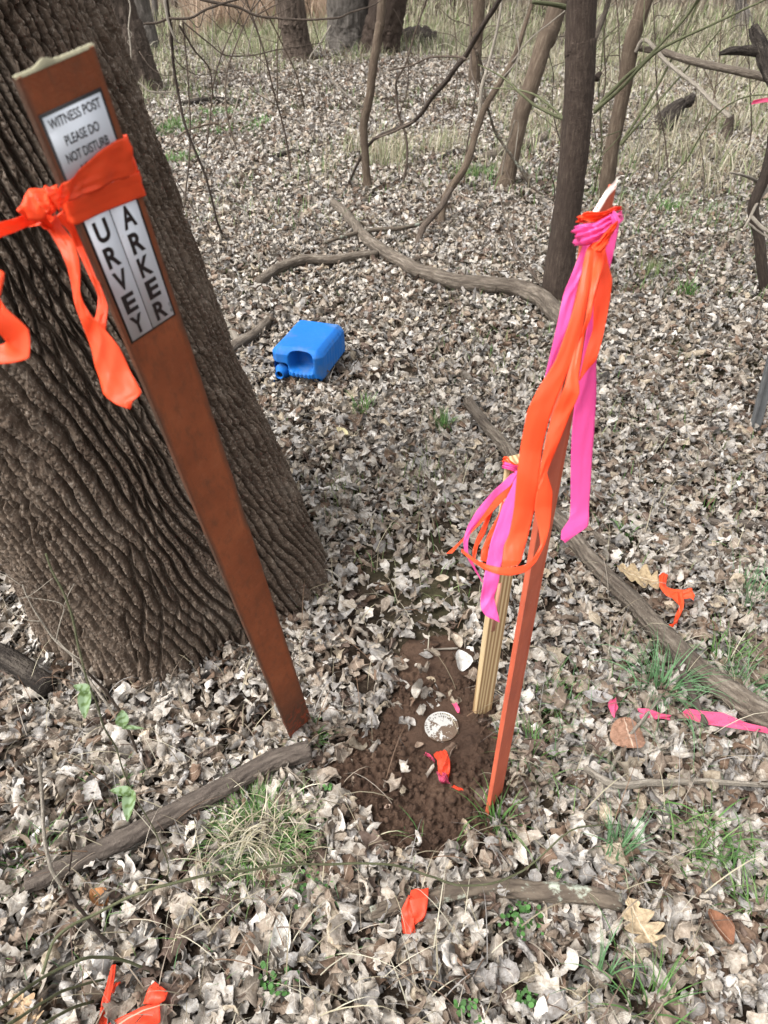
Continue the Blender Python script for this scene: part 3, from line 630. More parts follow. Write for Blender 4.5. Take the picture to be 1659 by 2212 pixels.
tree('strongly leaning brown trunk at the upper right of centre', [(1086, 406, 17), (1107, 330, 17), (1128, 240, 17.5), (1155, 160, 18), (1180, 80, 19), (1204, 10, 20)], M_SAP, .5, 6.5, 22, .03, .08, .01, 18, 1.35)
tree('dark upright trunk standing behind the ribboned red post', [(1200, 655, 31), (1214, 540, 29), (1228, 430, 28), (1243, 300, 29), (1250, 200, 30), (1254, 100, 30.5), (1257, 0, 31)], M_DARK, .1, 5.5, 40, .02, .07, 0, 19, 1.12, barkamp=.004, fine=1.4,
     twigs=[([(1283, 240), (1340, 178), (1396, 128), (1480, 38), (1512, -10)], (3.95, 3.5), (.012, .005), M_GREENT), ([(1284, 242), (1345, 187), (1420, 112), (1530, 57), (1670, -8)], (3.95, 3.3), (.011, .004), M_GREENT),
            ([(1226, 262), (1152, 226), (1090, 170), (1033, 140)], (3.95, 4.2), (.010, .003), M_GREENT), ([(1226, 265), (1170, 215), (1120, 195), (1045, 190)], (3.95, 4.4), (.008, .003), M_GREENT),
            ([(1240, 30), (1215, 14), (1150, 4)], (3.6, 3.5), (.016, .008), M_GREENT), ([(1288, 172), (1296, 158)], (3.7, 3.7), (.02, .012), M_DARK)])
tree('slim brown trunk with a knot, right of the dark upright trunk', [(1306, 432, 15), (1318, 340, 15), (1336, 250, 15), (1352, 170, 15.5), (1362, 100, 17), (1376, 50, 15.5), (1394, 0, 16)], M_SAP, .1, 6.5, 24, .03, .12, 0, 20, 1.2,
     twigs=[([(1352, 97), (1393, 107), (1427, 112), (1488, 131), (1564, 148), (1670, 172)], (5.4, 4.9), (.020, .028), M_LOG), ([(1340, 312), (1390, 235), (1440, 150), (1500, 20), (1515, -8)], (5.6, 4.9), (.012, .005), M_GREENT), ([(1340, 314), (1400, 245), (1500, 130), (1560, 60)], (5.6, 4.9), (.010, .004), M_GREENT),
            ([(1372, 113), (1393, 87), (1440, 135), (1497, 180), (1540, 222), (1577, 254)], (5.3, 4.9), (.014, .014), M_PALE)])
tree('dark crooked trunk at the right edge of the clearing', [(1668, 640, 12), (1648, 590, 11), (1640, 520, 11), (1628, 450, 11), (1648, 390, 12), (1668, 330, 13), (1690, 200, 13)], M_DTWIG, .1, 4, 18, .03, .25, .012, 21, 1.2,
     twigs=[([(1642, 398), (1622, 385), (1600, 378), (1576, 373)], (4.0, 3.8), (.012, .004), M_PALE), ([(1668, 398), (1640, 430), (1620, 470), (1605, 495)], (4.0, 3.9), (.012, .005), M_PALE), ([(1625, 470), (1645, 490), (1675, 510)], (3.9, 3.7), (.010, .010), M_PALE)])
def stems(label, items, name='sapling', cat='sapling', group='bare saplings and stems in the clearing'):
    g = G(items[0][0][0][0], items[0][0][0][1]); t = thing(name, label, cat, (g[0], g[1], 0), group)
    for i, (p, dep, rad, m_) in enumerate(items):
        k = len(p); dd = np.atleast_1d(dep); q = D([a for a, b in p], [b for a, b in p], np.interp(np.linspace(0, 1, k), np.linspace(0, 1, len(dd)), dd))
        if i == 0 and dep == 0 or (np.ndim(dep) == 0 and dep == 0): pass
        V, F, st = tube(q, (np.atleast_1d(rad) if np.ndim(rad) else np.full(2, rad)) * (.66 if q[:, 2].max() > .5 else 1) * (.72 if name in ('briar', 'branch', 'vine') else 1), n=8, step=.03, wob=.006, rough=.22, seed=i + int(p[0][0]))
        keep(poly_obj('stem' if i == 0 else 'branch', V, F, m_, None, st), t)
    return t
def gd(px, py): p = G(px, py); return float(p[1] * cP + CAMH * sP)       # depth of the ground there
stems('crooked multi branched brown sapling leaning right, centre of the clearing', [
 ([(952, 490), (962, 425), (1008, 355), (1030, 280), (1050, 229), (1084, 172), (1107, 134), (1126, 76), (1150, 10), (1160, -20)], (gd(952, 490), 4.9), (.045, .04, .03, .014), M_SAP),
 ([(899, 536), (914, 492), (952, 447), (975, 410)], (gd(899, 536), 5.2), (.025, .02), M_TWIG),
 ([(1035, 262), (1040, 190), (1060, 120), (1075, 60), (1084, -10)], (5.2, 4.9), (.022, .012), M_PALE),
 ([(1048, 228), (1020, 160), (1017, 100), (1015, 0)], (5.2, 5.2), (.016, .008), M_TWIG),
 ([(1107, 134), (1140, 90), (1200, 40), (1260, -5)], (4.9, 4.6), (.010, .004), M_PALE),
 ([(1084, 172), (1120, 120), (1110, 40), (1125, -10)], (4.9, 4.7), (.008, .004), M_PALE)])
stems('long dark thin stem slanting up to the right across the clearing', [
 ([(748, 406), (782, 336), (813, 298), (893, 263), (930, 215), (958, 183), (1011, 111), (1042, 57), (1085, -10)], (gd(748, 406), 4.3), (.016, .022, .026, .024), M_DTWIG),
 ([(841, 153), (893, 141), (920, 127), (950, 122), (992, 124), (1005, 128)], (4.9, 4.6), (.008, .011), M_TWIG), ([(893, 263), (850, 285), (813, 298)], (5.2, 5.4), (.014, .010), M_TWIG)])
stems('thin twiggy stem with kinks rising at the centre', [
 ([(866, 412), (878, 355), (878, 298), (862, 250), (856, 200), (857, 172), (878, 134), (890, 90), (901, 57), (915, 20), (926, -10)], (gd(866, 412), 5.3), (.016, .010), M_TWIG),
 ([(862, 250), (880, 190), (882, 120), (870, 60), (850, 20)], (5.9, 5.5), (.009, .004), M_TWIG), ([(878, 355), (905, 380)], (6.2, 6.2), (.006, .003), M_TWIG)])
stems('grey lichened branch bending down beside the leaning trunk', [
 ([(1149, 408), (1111, 347), (1072, 290), (1058, 250), (1048, 215), (1042, 150), (1030, 110)], (gd(1149, 408), 5.4), (.020, .017, .015), M_LICHEN), ([(1149, 405), (1170, 420), (1215, 428)], (5.9, 5.9), (.010, .006), M_TWIG), ([(1111, 347), (1120, 270), (1112, 260)], (5.9, 5.8), (.006, .003), M_PALE)])
stems('short pale dead stick standing against the leaning trunk', [([(1080, 404), (1092, 330), (1112, 262)], (gd(1080, 404), 5.7), (.010, .008), M_PALE)])
stems('slim pale stem forking near the sapling at upper centre', [
 ([(784, 233), (759, 214), (729, 187), (700, 150), (668, 132), (690, 95), (714, 56)], (5.7, 5.4), (.014, .010, .008), M_PALE), ([(729, 187), (755, 165), (758, 120), (740, 95)], (5.6, 5.6), (.006, .004), M_TWIG)])
stems('dark drooping stem dropping from the top beside the huge tree', [
 ([(484, 520), (467, 469), (445, 384), (402, 275), (377, 156), (370, 69), (360, -5)], (gd(484, 520), 3.9), (.010, .012, .013, .011), M_DTWIG),
 ([(386, 54), (420, 109), (452, 150), (462, 215)], (3.9, 4.5), (.009, .005), M_TWIG), ([(448, 225), (473, 269), (490, 290), (502, 325)], (5.4, 5.2), (.009, .006), M_TWIG), ([(473, 269), (450, 268), (400, 285), (385, 297)], (5.3, 5.3), (.011, .008), M_SAP)])
stems('thin upright stem right of the huge tree', [([(386, 520), (395, 469), (405, 391), (411, 297), (408, 187), (400, 100), (396, 50)], (gd(386, 520), 4.2), (.007, .008, .006), M_TWIG), ([(470, 560), (440, 490), (405, 430), (365, 370), (330, 330)], (4.3, 4.5), (.006, .006), M_DTWIG)])
stems('bleached hanging vine beside the brown ridged trunk', [([(280, 195), (283, 120), (278, 60), (282, 20), (276, -10)], (8.2, 8.0), (.02, .016), M_PALE), ([(283, 100), (276, 90), (285, 75), (275, 62)], (8, 8), (.008, .006), M_PALE), ([(272, 172), (300, 180), (322, 197), (360, 200), (410, 198)], (9.4, 9.6), (.018, .010), M_PALE)], 'vine', 'vine')
stems('long thin branch arching across the top left with hanging twigs', [
 ([(430, -3), (477, 9), (514, 16), (555, 33), (608, 41), (660, 42), (729, 39), (759, 27), (805, 14), (822, 0)], (3.6, 3.9), (.016, .013, .010, .005), M_TWIG),
 ([(311, 53), (340, 50), (364, 41), (408, 41), (440, 22), (473, 11), (530, -5)], (3.5, 3.6), (.010, .013, .010), M_TWIG),
 ([(395, 45), (445, 87), (489, 120), (545, 119), (608, 106), (670, 97), (700, 90)], (3.6, 4.0), (.008, .004), M_TWIG),
 ([(495, 14), (500, 60), (511, 87)], (3.65, 3.7), (.005, .003), M_TWIG), ([(511, 18), (530, 70), (548, 125)], (3.65, 3.8), (.005, .003), M_TWIG), ([(539, 30), (561, 87), (562, 130), (560, 190)], (3.7, 3.9), (.006, .003), M_TWIG),
 ([(356, -5), (362, 40), (378, 85), (390, 95)], (3.4, 3.5), (.018, .006), M_PALE), ([(364, 41), (375, 120), (420, 160), (470, 158), (520, 150)], (3.5, 3.9), (.006, .003), M_TWIG), ([(300, 110), (330, 150), (370, 163), (410, 138)], (4.5, 4.6), (.006, .003), M_TWIG), ([(555, 33), (600, 10), (650, -5)], (3.7, 3.7), (.006, .004), M_TWIG), ([(408, 41), (430, 60), (440, 30), (455, 15)], (3.6, 3.6), (.005, .003), M_DTWIG)], 'branch', 'branch')
stems('green thorny vine arching from the right edge down to the leaves', [
 ([(1364, 515), (1390, 470), (1433, 403), (1482, 346), (1507, 306), (1531, 266), (1574, 226), (1620, 207), (1665, 203)], (gd(1364, 515), 4.2), (.007, .010, .011, .008), M_GREENT)], 'vine', 'vine')
stems('dead grey branch reaching down left from the dark crooked trunk', [
 ([(1353, 572), (1400, 560), (1458, 538), (1530, 512), (1590, 496), (1612, 480), (1630, 440)], (gd(1353, 572), gd(1458, 538), 4.0), (.007, .011, .013), M_LOG), ([(1612, 480), (1640, 500), (1670, 520)], (4.0, 3.9), (.008, .006), M_PALE)], 'branch', 'branch')
stems('thin green stem cluster between the two right hand trunks', [
 ([(1275, 440), (1290, 380), (1300, 300), (1293, 200), (1300, 130), (1305, 0)], (gd(1275, 440), 4.7), (.009, .005), M_GREENT), ([(1330, 470), (1352, 380), (1380, 300), (1388, 150), (1392, 0)], (5.1, 4.8), (.007, .004), M_GREENT), ([(1290, 380), (1250, 200), (1300, 90), (1340, 60), (1350, -10)], (4.6, 4.3), (.006, .004), M_GREENT),
 ([(1217, 262), (1226, 225), (1240, 180), (1262, 120), (1283, 90), (1305, 30), (1316, -10)], (3.75, 3.5), (.006, .018, .020), M_LOG), ([(1268, 60), (1258, 85), (1275, 70), (1300, 30), (1325, 10)], (3.6, 3.6), (.004, .003), M_PALE), ([(1290, 300), (1340, 290), (1250, 390)], (4.2, 4.5), (.004, .004), M_GREENT)])
stems('slender twigs fanning above the fallen log near the dark trunk', [
 ([(1180, 640), (1150, 590), (1120, 560), (1100, 500), (1085, 450), (1078, 400)], (gd(1180, 640), 4.8), (.006, .004), M_TWIG), ([(1160, 600), (1110, 520), (1110, 420), (1080, 330)], (4.1, 4.9), (.005, .003), M_TWIG), ([(1120, 560), (1090, 500), (1060, 440)], (4.3, 4.7), (.004, .003), M_TWIG)])
for i, (px, py, tx, ty, lb) in enumerate([(705, 335, 700, 120, 'left of the thin pale sapling'), (668, 330, 690, 200, 'far left of the thin pale sapling'), (950, 330, 962, 40, 'right of the kinked centre stem'), (1195, 440, 1190, 330, 'left of the dark upright trunk'), (585, 330, 600, 190, 'upper left open leaves'), (915, 300, 905, 60, 'above the sparse straw'), (1520, 470, 1505, 130, 'in the long grass at the right'), (1420, 400, 1425, 90, 'behind the crossing green stems')]):
    stems('spindly bare stem ' + lb, [([(px, py), ((px * 2 + tx) / 3 + 4, (py * 2 + ty) / 3), ((px + 2 * tx) / 3 - 5, (py + 2 * ty) / 3), (tx, ty)], (gd(px, py), gd(px, py) * .93), (.006, .003), M_TWIG), ([((px + tx) / 2, (py + ty) / 2), (tx + 18, ty + 20)], gd(px, py) * .96, (.003, .002), M_TWIG)])

# logs and sticks on the ground
def stick(label, pts, rad, M, n=12, cat='stick', name='stick', wob=.006, rough=.18, lift=.01, seed=None, group='fallen branches and sticks', **k):
    return pxtube(name, pts, 0, rad, M, label, cat, group, ground=True, wob=wob, rough=rough, n=n * (2 if 'barkamp' in k else 1), lift=lift, seed=seed, step=.005 if 'barkamp' in k else .012, **k)
def pr(w, px, py): return w * .5 / FPX * gd(px, py)
stick('long curving grey log lying across the leaves to the dark trunk', [(722, 452), (748, 475), (775, 510), (795, 530), (830, 555), (870, 578), (910, 600), (980, 622), (1050, 634), (1110, 642), (1160, 662), (1190, 685), (1222, 715)], (.030, .036, .040, .045, .050), M_LOG, 20, 'log', 'log', .01, .26, .035, barkamp=.0042, fine=2.2)
stick('side branch joining the curving log, left of its middle', [(562, 618), (600, 592), (655, 572), (720, 570), (770, 562), (815, 556)], (.028, .034, .028, .022), M_LOG, 14, lift=.035, name='branch', cat='branch')
stick('thin lichen grey stick crossing over the curving log', [(700, 541), (740, 528), (782, 517), (825, 512), (865, 508), (918, 496)], (.012, .018, .014), M_LICHEN, 10, lift=.06)
stick('small forked stick beside the middle of the curving log', [(832, 592), (862, 578), (889, 568), (918, 560), (960, 563), (1012, 561)], (.010, .013, .008), M_TWIG, lift=.03)
stick('short thick stick lying left of the blue jug', [(493, 770), (518, 752), (549, 734), (587, 697)], (.028, .030, .022), M_LOG, 14, lift=.03)
stick('bent pale branch near the huge tree, above the blue jug', [(408, 600), (418, 580), (440, 562), (465, 559), (500, 553)], (.016, .024, .014), M_LOG, 12)
stick('smooth pale fallen branch beside the huge tree', [(445, 660), (470, 690), (495, 712), (518, 742)], (.018, .026, .020), M_PALE, 12)
stick('thin pale stick running towards the blue jug', [(500, 790), (535, 775), (570, 755), (600, 745)], .007, M_PALE, 8)
stick('long rough fallen branch running from behind the stake to the right edge', [(1014, 880), (1035, 920), (1062, 955), (1100, 1000), (1150, 1070), (1205, 1148), (1255, 1205), (1304, 1259), (1340, 1300), (1379, 1338), (1420, 1380), (1454, 1414), (1500, 1460), (1554, 1498), (1610, 1540), (1690, 1590)], (.020, .021, .022, .025, .027, .028, .028), M_LOG, 22, 'branch', 'branch', .012, .30, .036, barkamp=.0042, fine=2.2)
stick('grey forked stick behind the long rough branch', [(1262, 1142), (1295, 1165), (1325, 1190), (1358, 1212)], (.012, .016, .014), M_LOG)
stick('dark stick lying at the right beyond the oak leaf', [(1490, 1118), (1520, 1126), (1554, 1133), (1610, 1136), (1680, 1143)], (.010, .016, .018), M_STICK)
stick('thin dark stick near the foot of the grey metal post', [(1535, 735), (1580, 735), (1620, 738), (1650, 740)], (.012, .014, .014), M_STICK)
stick('thin brown stick leaning over the long rough branch', [(1379, 1318), (1405, 1350), (1434, 1386), (1464, 1464), (1490, 1520), (1514, 1576)], (.008, .010, .011, .009), M_STICK, 10, lift=.05)
stick('pale broken twig pointing down left of the round brown leaf', [(1312, 1675), (1330, 1640), (1352, 1606)], (.005, .007), M_PALE, 8, lift=.03)
stick('short pale twig lying across the pink ribbon', [(1350, 1612), (1385, 1565), (1424, 1516)], (.004, .005), M_PALE, 8, lift=.05)
stick('forked pale stick lying right of the red post', [(1262, 1668), (1290, 1690), (1334, 1708), (1404, 1701), (1470, 1697), (1529, 1696), (1680, 1702)], (.008, .010, .008, .006), M_PALE, 9, lift=.040)
stick('lichen covered stick under the orange scrap at the bottom', [(800, 1985), (840, 1972), (874, 1963), (929, 1955), (979, 1942), (1069, 1931), (1120, 1932), (1179, 1936), (1259, 1946), (1332, 1962)], (.011, .013, .015, .016, .016, .014), M_LICHEN, 20, 'stick', 'stick', .006, .26, .030, barkamp=.0042, fine=2.2)
stick('thick smooth brown stick running left from the leaning brown post', [(65, 1922), (115, 1902), (175, 1872), (262, 1832), (350, 1787), (430, 1745), (500, 1711), (555, 1680), (600, 1661), (672, 1642)], (.015, .018, .019, .020, .021, .021), M_STICK, 20, 'stick', 'stick', .008, .20, .036, barkamp=.0042, fine=2.2)
stick('dark barkless log end at the left edge under the huge tree', [(-30, 1412), (10, 1430), (56, 1456), (108, 1494)], (.032, .034, .028), M_ROT, 18, 'log', 'log', .006, .2, .02)
stick('thin curved twig lying right of the soil, beside the red post', [(1075, 1490), (1100, 1545), (1140, 1590), (1168, 1628)], (.006, .009, .010), M_STICK, 9)
stick('slender dark twig at the right of the wooden stake', [(1155, 1352), (1190, 1330), (1225, 1310), (1252, 1290)], (.004, .007), M_STICK, 8)
stick('fallen brown branch in front of the far ridged trunk', [(395, 232), (430, 228), (470, 222), (520, 222)], (.03, .05, .03), M_ROT, 10)
stick('mossy grey stick stub at the left, beside the huge tree', [(320, 300), (335, 288), (352, 276)], (.035, .03), M_LOG, 10, lift=.02)
stick('orange brown branch lying in the far green patch', [(525, 258), (560, 247), (590, 252), (625, 252)], (.012, .03, .02), M_SAP, 10)
stick('low dark branch beyond the curving log', [(575, 345), (600, 340), (630, 332), (660, 336)], (.02, .03, .02), M_ROT, 10)
stick('dark fallen limb behind the kinked centre stem', [(950, 345), (985, 330), (1010, 332), (1040, 325)], (.02, .035, .02), M_ROT, 10)
stick('grey log behind the base of the leaning trunk', [(1050, 345), (1080, 335), (1130, 318), (1165, 305), (1180, 292)], (.05, .06, .04), M_LOG, 14, 'log', 'log')
stick('thin stick lying left of the long curving log', [(470, 440), (520, 440), (580, 435), (640, 437), (690, 440)], (.008, .012, .008), M_TWIG, 8)
stick('thin stick slanting down from the curving log end', [(560, 490), (590, 460), (620, 448), (655, 440)], (.008, .010), M_TWIG, 8)
stick('small twig on the leaves in front of the centre sapling', [(850, 480), (870, 455), (905, 435)], (.008, .010), M_TWIG, 8)
stick('short twig lying left of the soil patch', [(560, 1545), (530, 1575), (490, 1600)], (.003, .005), M_PALE, 8)
stick('dark twig at the top of the soil patch', [(915, 1405), (950, 1402), (990, 1400)], (.003, .003), M_PALE, 8)
stick('thin rootlet lying left of the survey disc', [(848, 1560), (866, 1600), (888, 1640)], (.002, .003), M_STICK, 7, lift=.004)

# hollow log, stumps, snags far off
def rotlog(label, pts, dep, rad, seed, hollow=False, name='rotten_log', cat='log'):
    q = D([p[0] for p in pts], [p[1] for p in pts], dep); c = q.mean(0); c[2] = 0
    V, F, st = tube(q - c, rad, n=22, step=.05, rough=.35, wob=.02, seed=seed, barkamp=float(np.mean(rad)) * .35, fine=.8); o = poly_obj(name, V, F, M_ROT, None, st); o.location = c; return tag(o, label, cat)
rotlog('dark hollow fallen log in the far grass right of the twin trunks', [(855, 90), (890, 84), (915, 86), (938, 92)], gd(895, 100), (.12, .2, .22, .16), 31)
rotlog('shaggy dark rotten snag leaning in the grass at the right', [(1420, 290), (1440, 262), (1458, 240), (1475, 222)], gd(1422, 290), (.06, .10, .08, .04), 33, name='snag', cat='snag')
rotlog('small dark rotten knot above the shaggy snag', [(1478, 228), (1490, 218), (1498, 205)], gd(1422, 290), (.03, .06, .02), 34, name='snag', cat='snag')
rotlog('dark broken snag reaching in from the upper right edge', [(1680, 190), (1660, 150), (1645, 115), (1635, 85), (1627, 60)], 4.6, (.045, .04, .035, .02), 35, name='snag', cat='snag')
rotlog('split horizontal branch stub jutting left from the snag', [(1645, 112), (1610, 108), (1580, 110), (1556, 116)], 4.6, (.024, .024, .02, .006), 36, name='snag', cat='snag')
tree('small brown stump in the grass at the right', [(1568, 302, 12), (1572, 275, 10), (1578, 250, 7)], M_FARB, 0, .1, 16, .05, .25, 0, 37, 1.3, None, limbs=0, name='stump')
tree('pale far trunk at the top right corner', [(1606, 62, 14), (1603, 20, 12), (1600, -10, 11)], M_FARG, 0, 9, 16, .1, .15, 0, 38, 1.5)
for i, (px, py, hw, lb) in enumerate([(336, 47, 7, 'thin far trunk right of the grey trunk'), (376, 28, 7, 'second thin far trunk right of the grey trunk'), (402, 40, 6, 'pale thin far trunk left of the overhead twigs'), (545, 18, 8, 'far trunk behind the overhead branch'), (690, 22, 9, 'far trunk between the burled trunk and the twin trunks'), (590, 30, 9, 'dark far trunk just left of the burled trunk'),
   (905, 22, 7, 'far trunk above the hollow log'), (975, 28, 9, 'far trunk left of the slender brown trunk'), (1120, 22, 8, 'far trunk above the leaning trunk'), (1460, 18, 8, 'far trunk in the grass at the upper right'), (1540, 14, 7, 'thin far trunk near the top right'), (1180, 14, 6, 'thin far trunk behind the dark upright trunk'), (480, 10, 7, 'farthest trunk above the brown brush')]):
    tree(lb, [(px, py, hw), (px + (i % 3 - 1) * 2, py - 40, hw * .9)], (M_FARG, M_FARB)[i % 2], 0, 12, 12, .3, .12, .03, 60 + i, 1.3, 'distant thin trees', limbs=2)
# brown brush at the far left top
def brush():
    x, y, r = region([(430, 95), (470, 70), (800, 62), (830, 30), (460, 24), (400, 50)], 5200, 61); n = len(x)
    V, F, C = blades(x, y, gz(x, y), r.uniform(.5, 1.5, n), r.uniform(.012, .03, n), np.abs(r.normal(.45, .25, n)), pick(np.array([[.33, .24, .17], [.26, .18, .125], [.40, .31, .23]]), n, r), 9, 4)
    x, y, r = region([(-500, 30), (2200, 30), (3200, 4), (-1500, 4)], 9000, 62); n = len(x)
    V2, F2, C2 = blades(x, y, gz(x, y), r.uniform(.6, 2.4, n), r.uniform(.02, .07, n), np.abs(r.normal(.35, .2, n)), pick(np.array([[.25, .20, .15], [.20, .17, .13], [.33, .28, .22]]), n, r), 9, 4)
    return np.vstack([V, V2]), np.vstack([F, F2 + len(V)]), np.vstack([C, C2])
V, F, C = brush(); tag(npmesh('brush', V, F, M_GRASS, col=C), 'tangled brown brush at the far edge of the wood', 'brush', kind='stuff')

# twiggy dead shrub and green stems close to the camera at the left
stems('pale dead twiggy shrub in front of the left foot of the huge tree', [
 ([(275, 1590), (240, 1530), (194, 1467), (160, 1420), (122, 1384), (92, 1342), (67, 1300), (50, 1262)], (gd(275, 1590), 1.75), (.0035, .003, .002), M_PALE), ([(92, 1342), (58, 1338), (25, 1320), (5, 1290)], (1.76, 1.74), (.0018, .001), M_PALE),
 ([(122, 1384), (130, 1345), (138, 1310), (100, 1296), (55, 1291)], (1.75, 1.7), (.0018, .001), M_PALE), ([(138, 1310), (150, 1280), (160, 1262)], (1.7, 1.68), (.0012, .001), M_PALE), ([(122, 1384), (145, 1405), (180, 1425)], (1.75, 1.7), (.0015, .001), M_PALE), ([(50, 1262), (20, 1245), (-10, 1235)], (1.75, 1.75), (.0012, .001), M_PALE), ([(40, 1291), (70, 1285), (115, 1250)], (1.74, 1.68), (.001, .001), M_PALE)], 'dead_shrub', 'shrub', None)
def heart(px, py, dep, L, W, yaw, pitch, parent, col=(.095, .15, .045)):
    t = np.linspace(0, 1, 16); s = np.linspace(-1, 1, 9); T, S = np.meshgrid(t, s, indexing='ij'); Wd = W * .5 * np.sin(PI * T ** .6) ** .8
    x = Wd * S; y = T * L - (1 - T) * np.abs(S) * L * .18; z = np.abs(x) * .5; c = np.where(fbm(T * 7, S * 3, s=5).reshape(-1, 1) > .08, np.array([[.20, .28, .16]]), np.array([col]))
    o = npmesh('leaf', np.stack([x, y, z], -1), gridF(16, 9), M_GRASS, col=c)
    o.location = D(px, py, dep); o.rotation_euler = (pitch, 0, yaw); keep(o, parent); return o
g1_ = stems('tall blurry green briar stem with mottled leaves rising at the left', [
 ([(360, 1896), (362, 1861), (340, 1801), (295, 1721), (255, 1636), (245, 1600), (220, 1555), (190, 1485), (178, 1430), (165, 1375), (150, 1320), (135, 1280), (115, 1240), (102, 1200)], (gd(360, 1896) - .02, 1.05, .95), (.0022, .0026, .0028, .0035, .0025), M_GREENT)], 'briar', 'briar', 'briar stems near the camera')
heart(188, 1492, 1.02, .022, .016, 1.3, .2, g1_); heart(185, 1498, 1.02, .036, .019, 3.3, -.5, g1_); heart(277, 1712, 1.15, .03, .018, 1.5, .1, g1_); heart(282, 1715, 1.15, .042, .022, 3.2, -.4, g1_); heart(266, 1565, 1.08, .025, .02, .3, .2, g1_); heart(270, 1572, 1.08, .032, .008, 4.6, .1, g1_)
stems('thin brown stem curving past the briar at the lower left', [([(302, 1640), (285, 1590), (262, 1545), (230, 1500), (206, 1470), (190, 1450)], (gd(302, 1640), 1.5), (.0035, .003), M_TWIG)])
stems('long green briar arching over the leaves at the bottom centre', [
 ([(95, 2105), (115, 2036), (150, 2000), (200, 1976), (270, 1940), (350, 1911), (430, 1892), (500, 1881), (575, 1872), (650, 1868), (740, 1867), (829, 1868), (880, 1878), (929, 1891), (994, 1913), (1054, 1908), (1110, 1888), (1154, 1861), (1229, 1796), (1280, 1784), (1339, 1781)], (1.05, 1.15, 1.3, 1.45, gd(1339, 1781) - .03), (.0035, .0032, .003, .003, .0022), M_GREENT)], 'briar', 'briar', 'briar stems near the camera')
stems('green briar bending down into the leaves at the bottom left', [([(-10, 2185), (45, 2145), (90, 2116), (180, 2070), (215, 2066), (250, 2071), (290, 2085), (332, 2104)], (1.1, 1.3, gd(332, 2104) - .01), (.0035, .004, .004), M_GREENT)], 'briar', 'briar', 'briar stems near the camera')
stems('lower green briar stem running to the bottom left corner', [([(20, 2216), (70, 2180), (125, 2146), (180, 2130), (228, 2118)], (1.15, gd(228, 2118) - .02), (.004, .003), M_GREENT)], 'briar', 'briar', 'briar stems near the camera')
stems('short green briar stem at the bottom edge, left', [([(80, 2222), (130, 2190), (165, 2172), (205, 2160)], (1.2, gd(205, 2160) - .02), (.004, .004), M_GREENT)], 'briar', 'briar', 'briar stems near the camera')
stems('reddish bent stem below the pale twig at the lower left', [([(140, 1920), (165, 1955), (190, 1986), (220, 2025), (252, 2052)], (1.35, gd(252, 2052) - .01), (.0035, .004), M_DTWIG)], 'twig', 'twig')
stems('bleached twig standing over the left end of the thick brown stick', [([(143, 1927), (128, 1900), (110, 1861), (100, 1800), (95, 1736), (90, 1680), (84, 1636)], (gd(143, 1927) - .03, 1.45), (.0045, .004, .003), M_PALE)], 'twig', 'twig')
stems('thin dark forked twig above the left end of the thick stick', [([(152, 1880), (155, 1830), (150, 1790), (172, 1745), (190, 1740)], (1.4, 1.3), (.002, .001), M_DTWIG), ([(150, 1790), (142, 1750), (148, 1700)], (1.35, 1.3), (.0014, .001), M_DTWIG)], 'twig', 'twig')

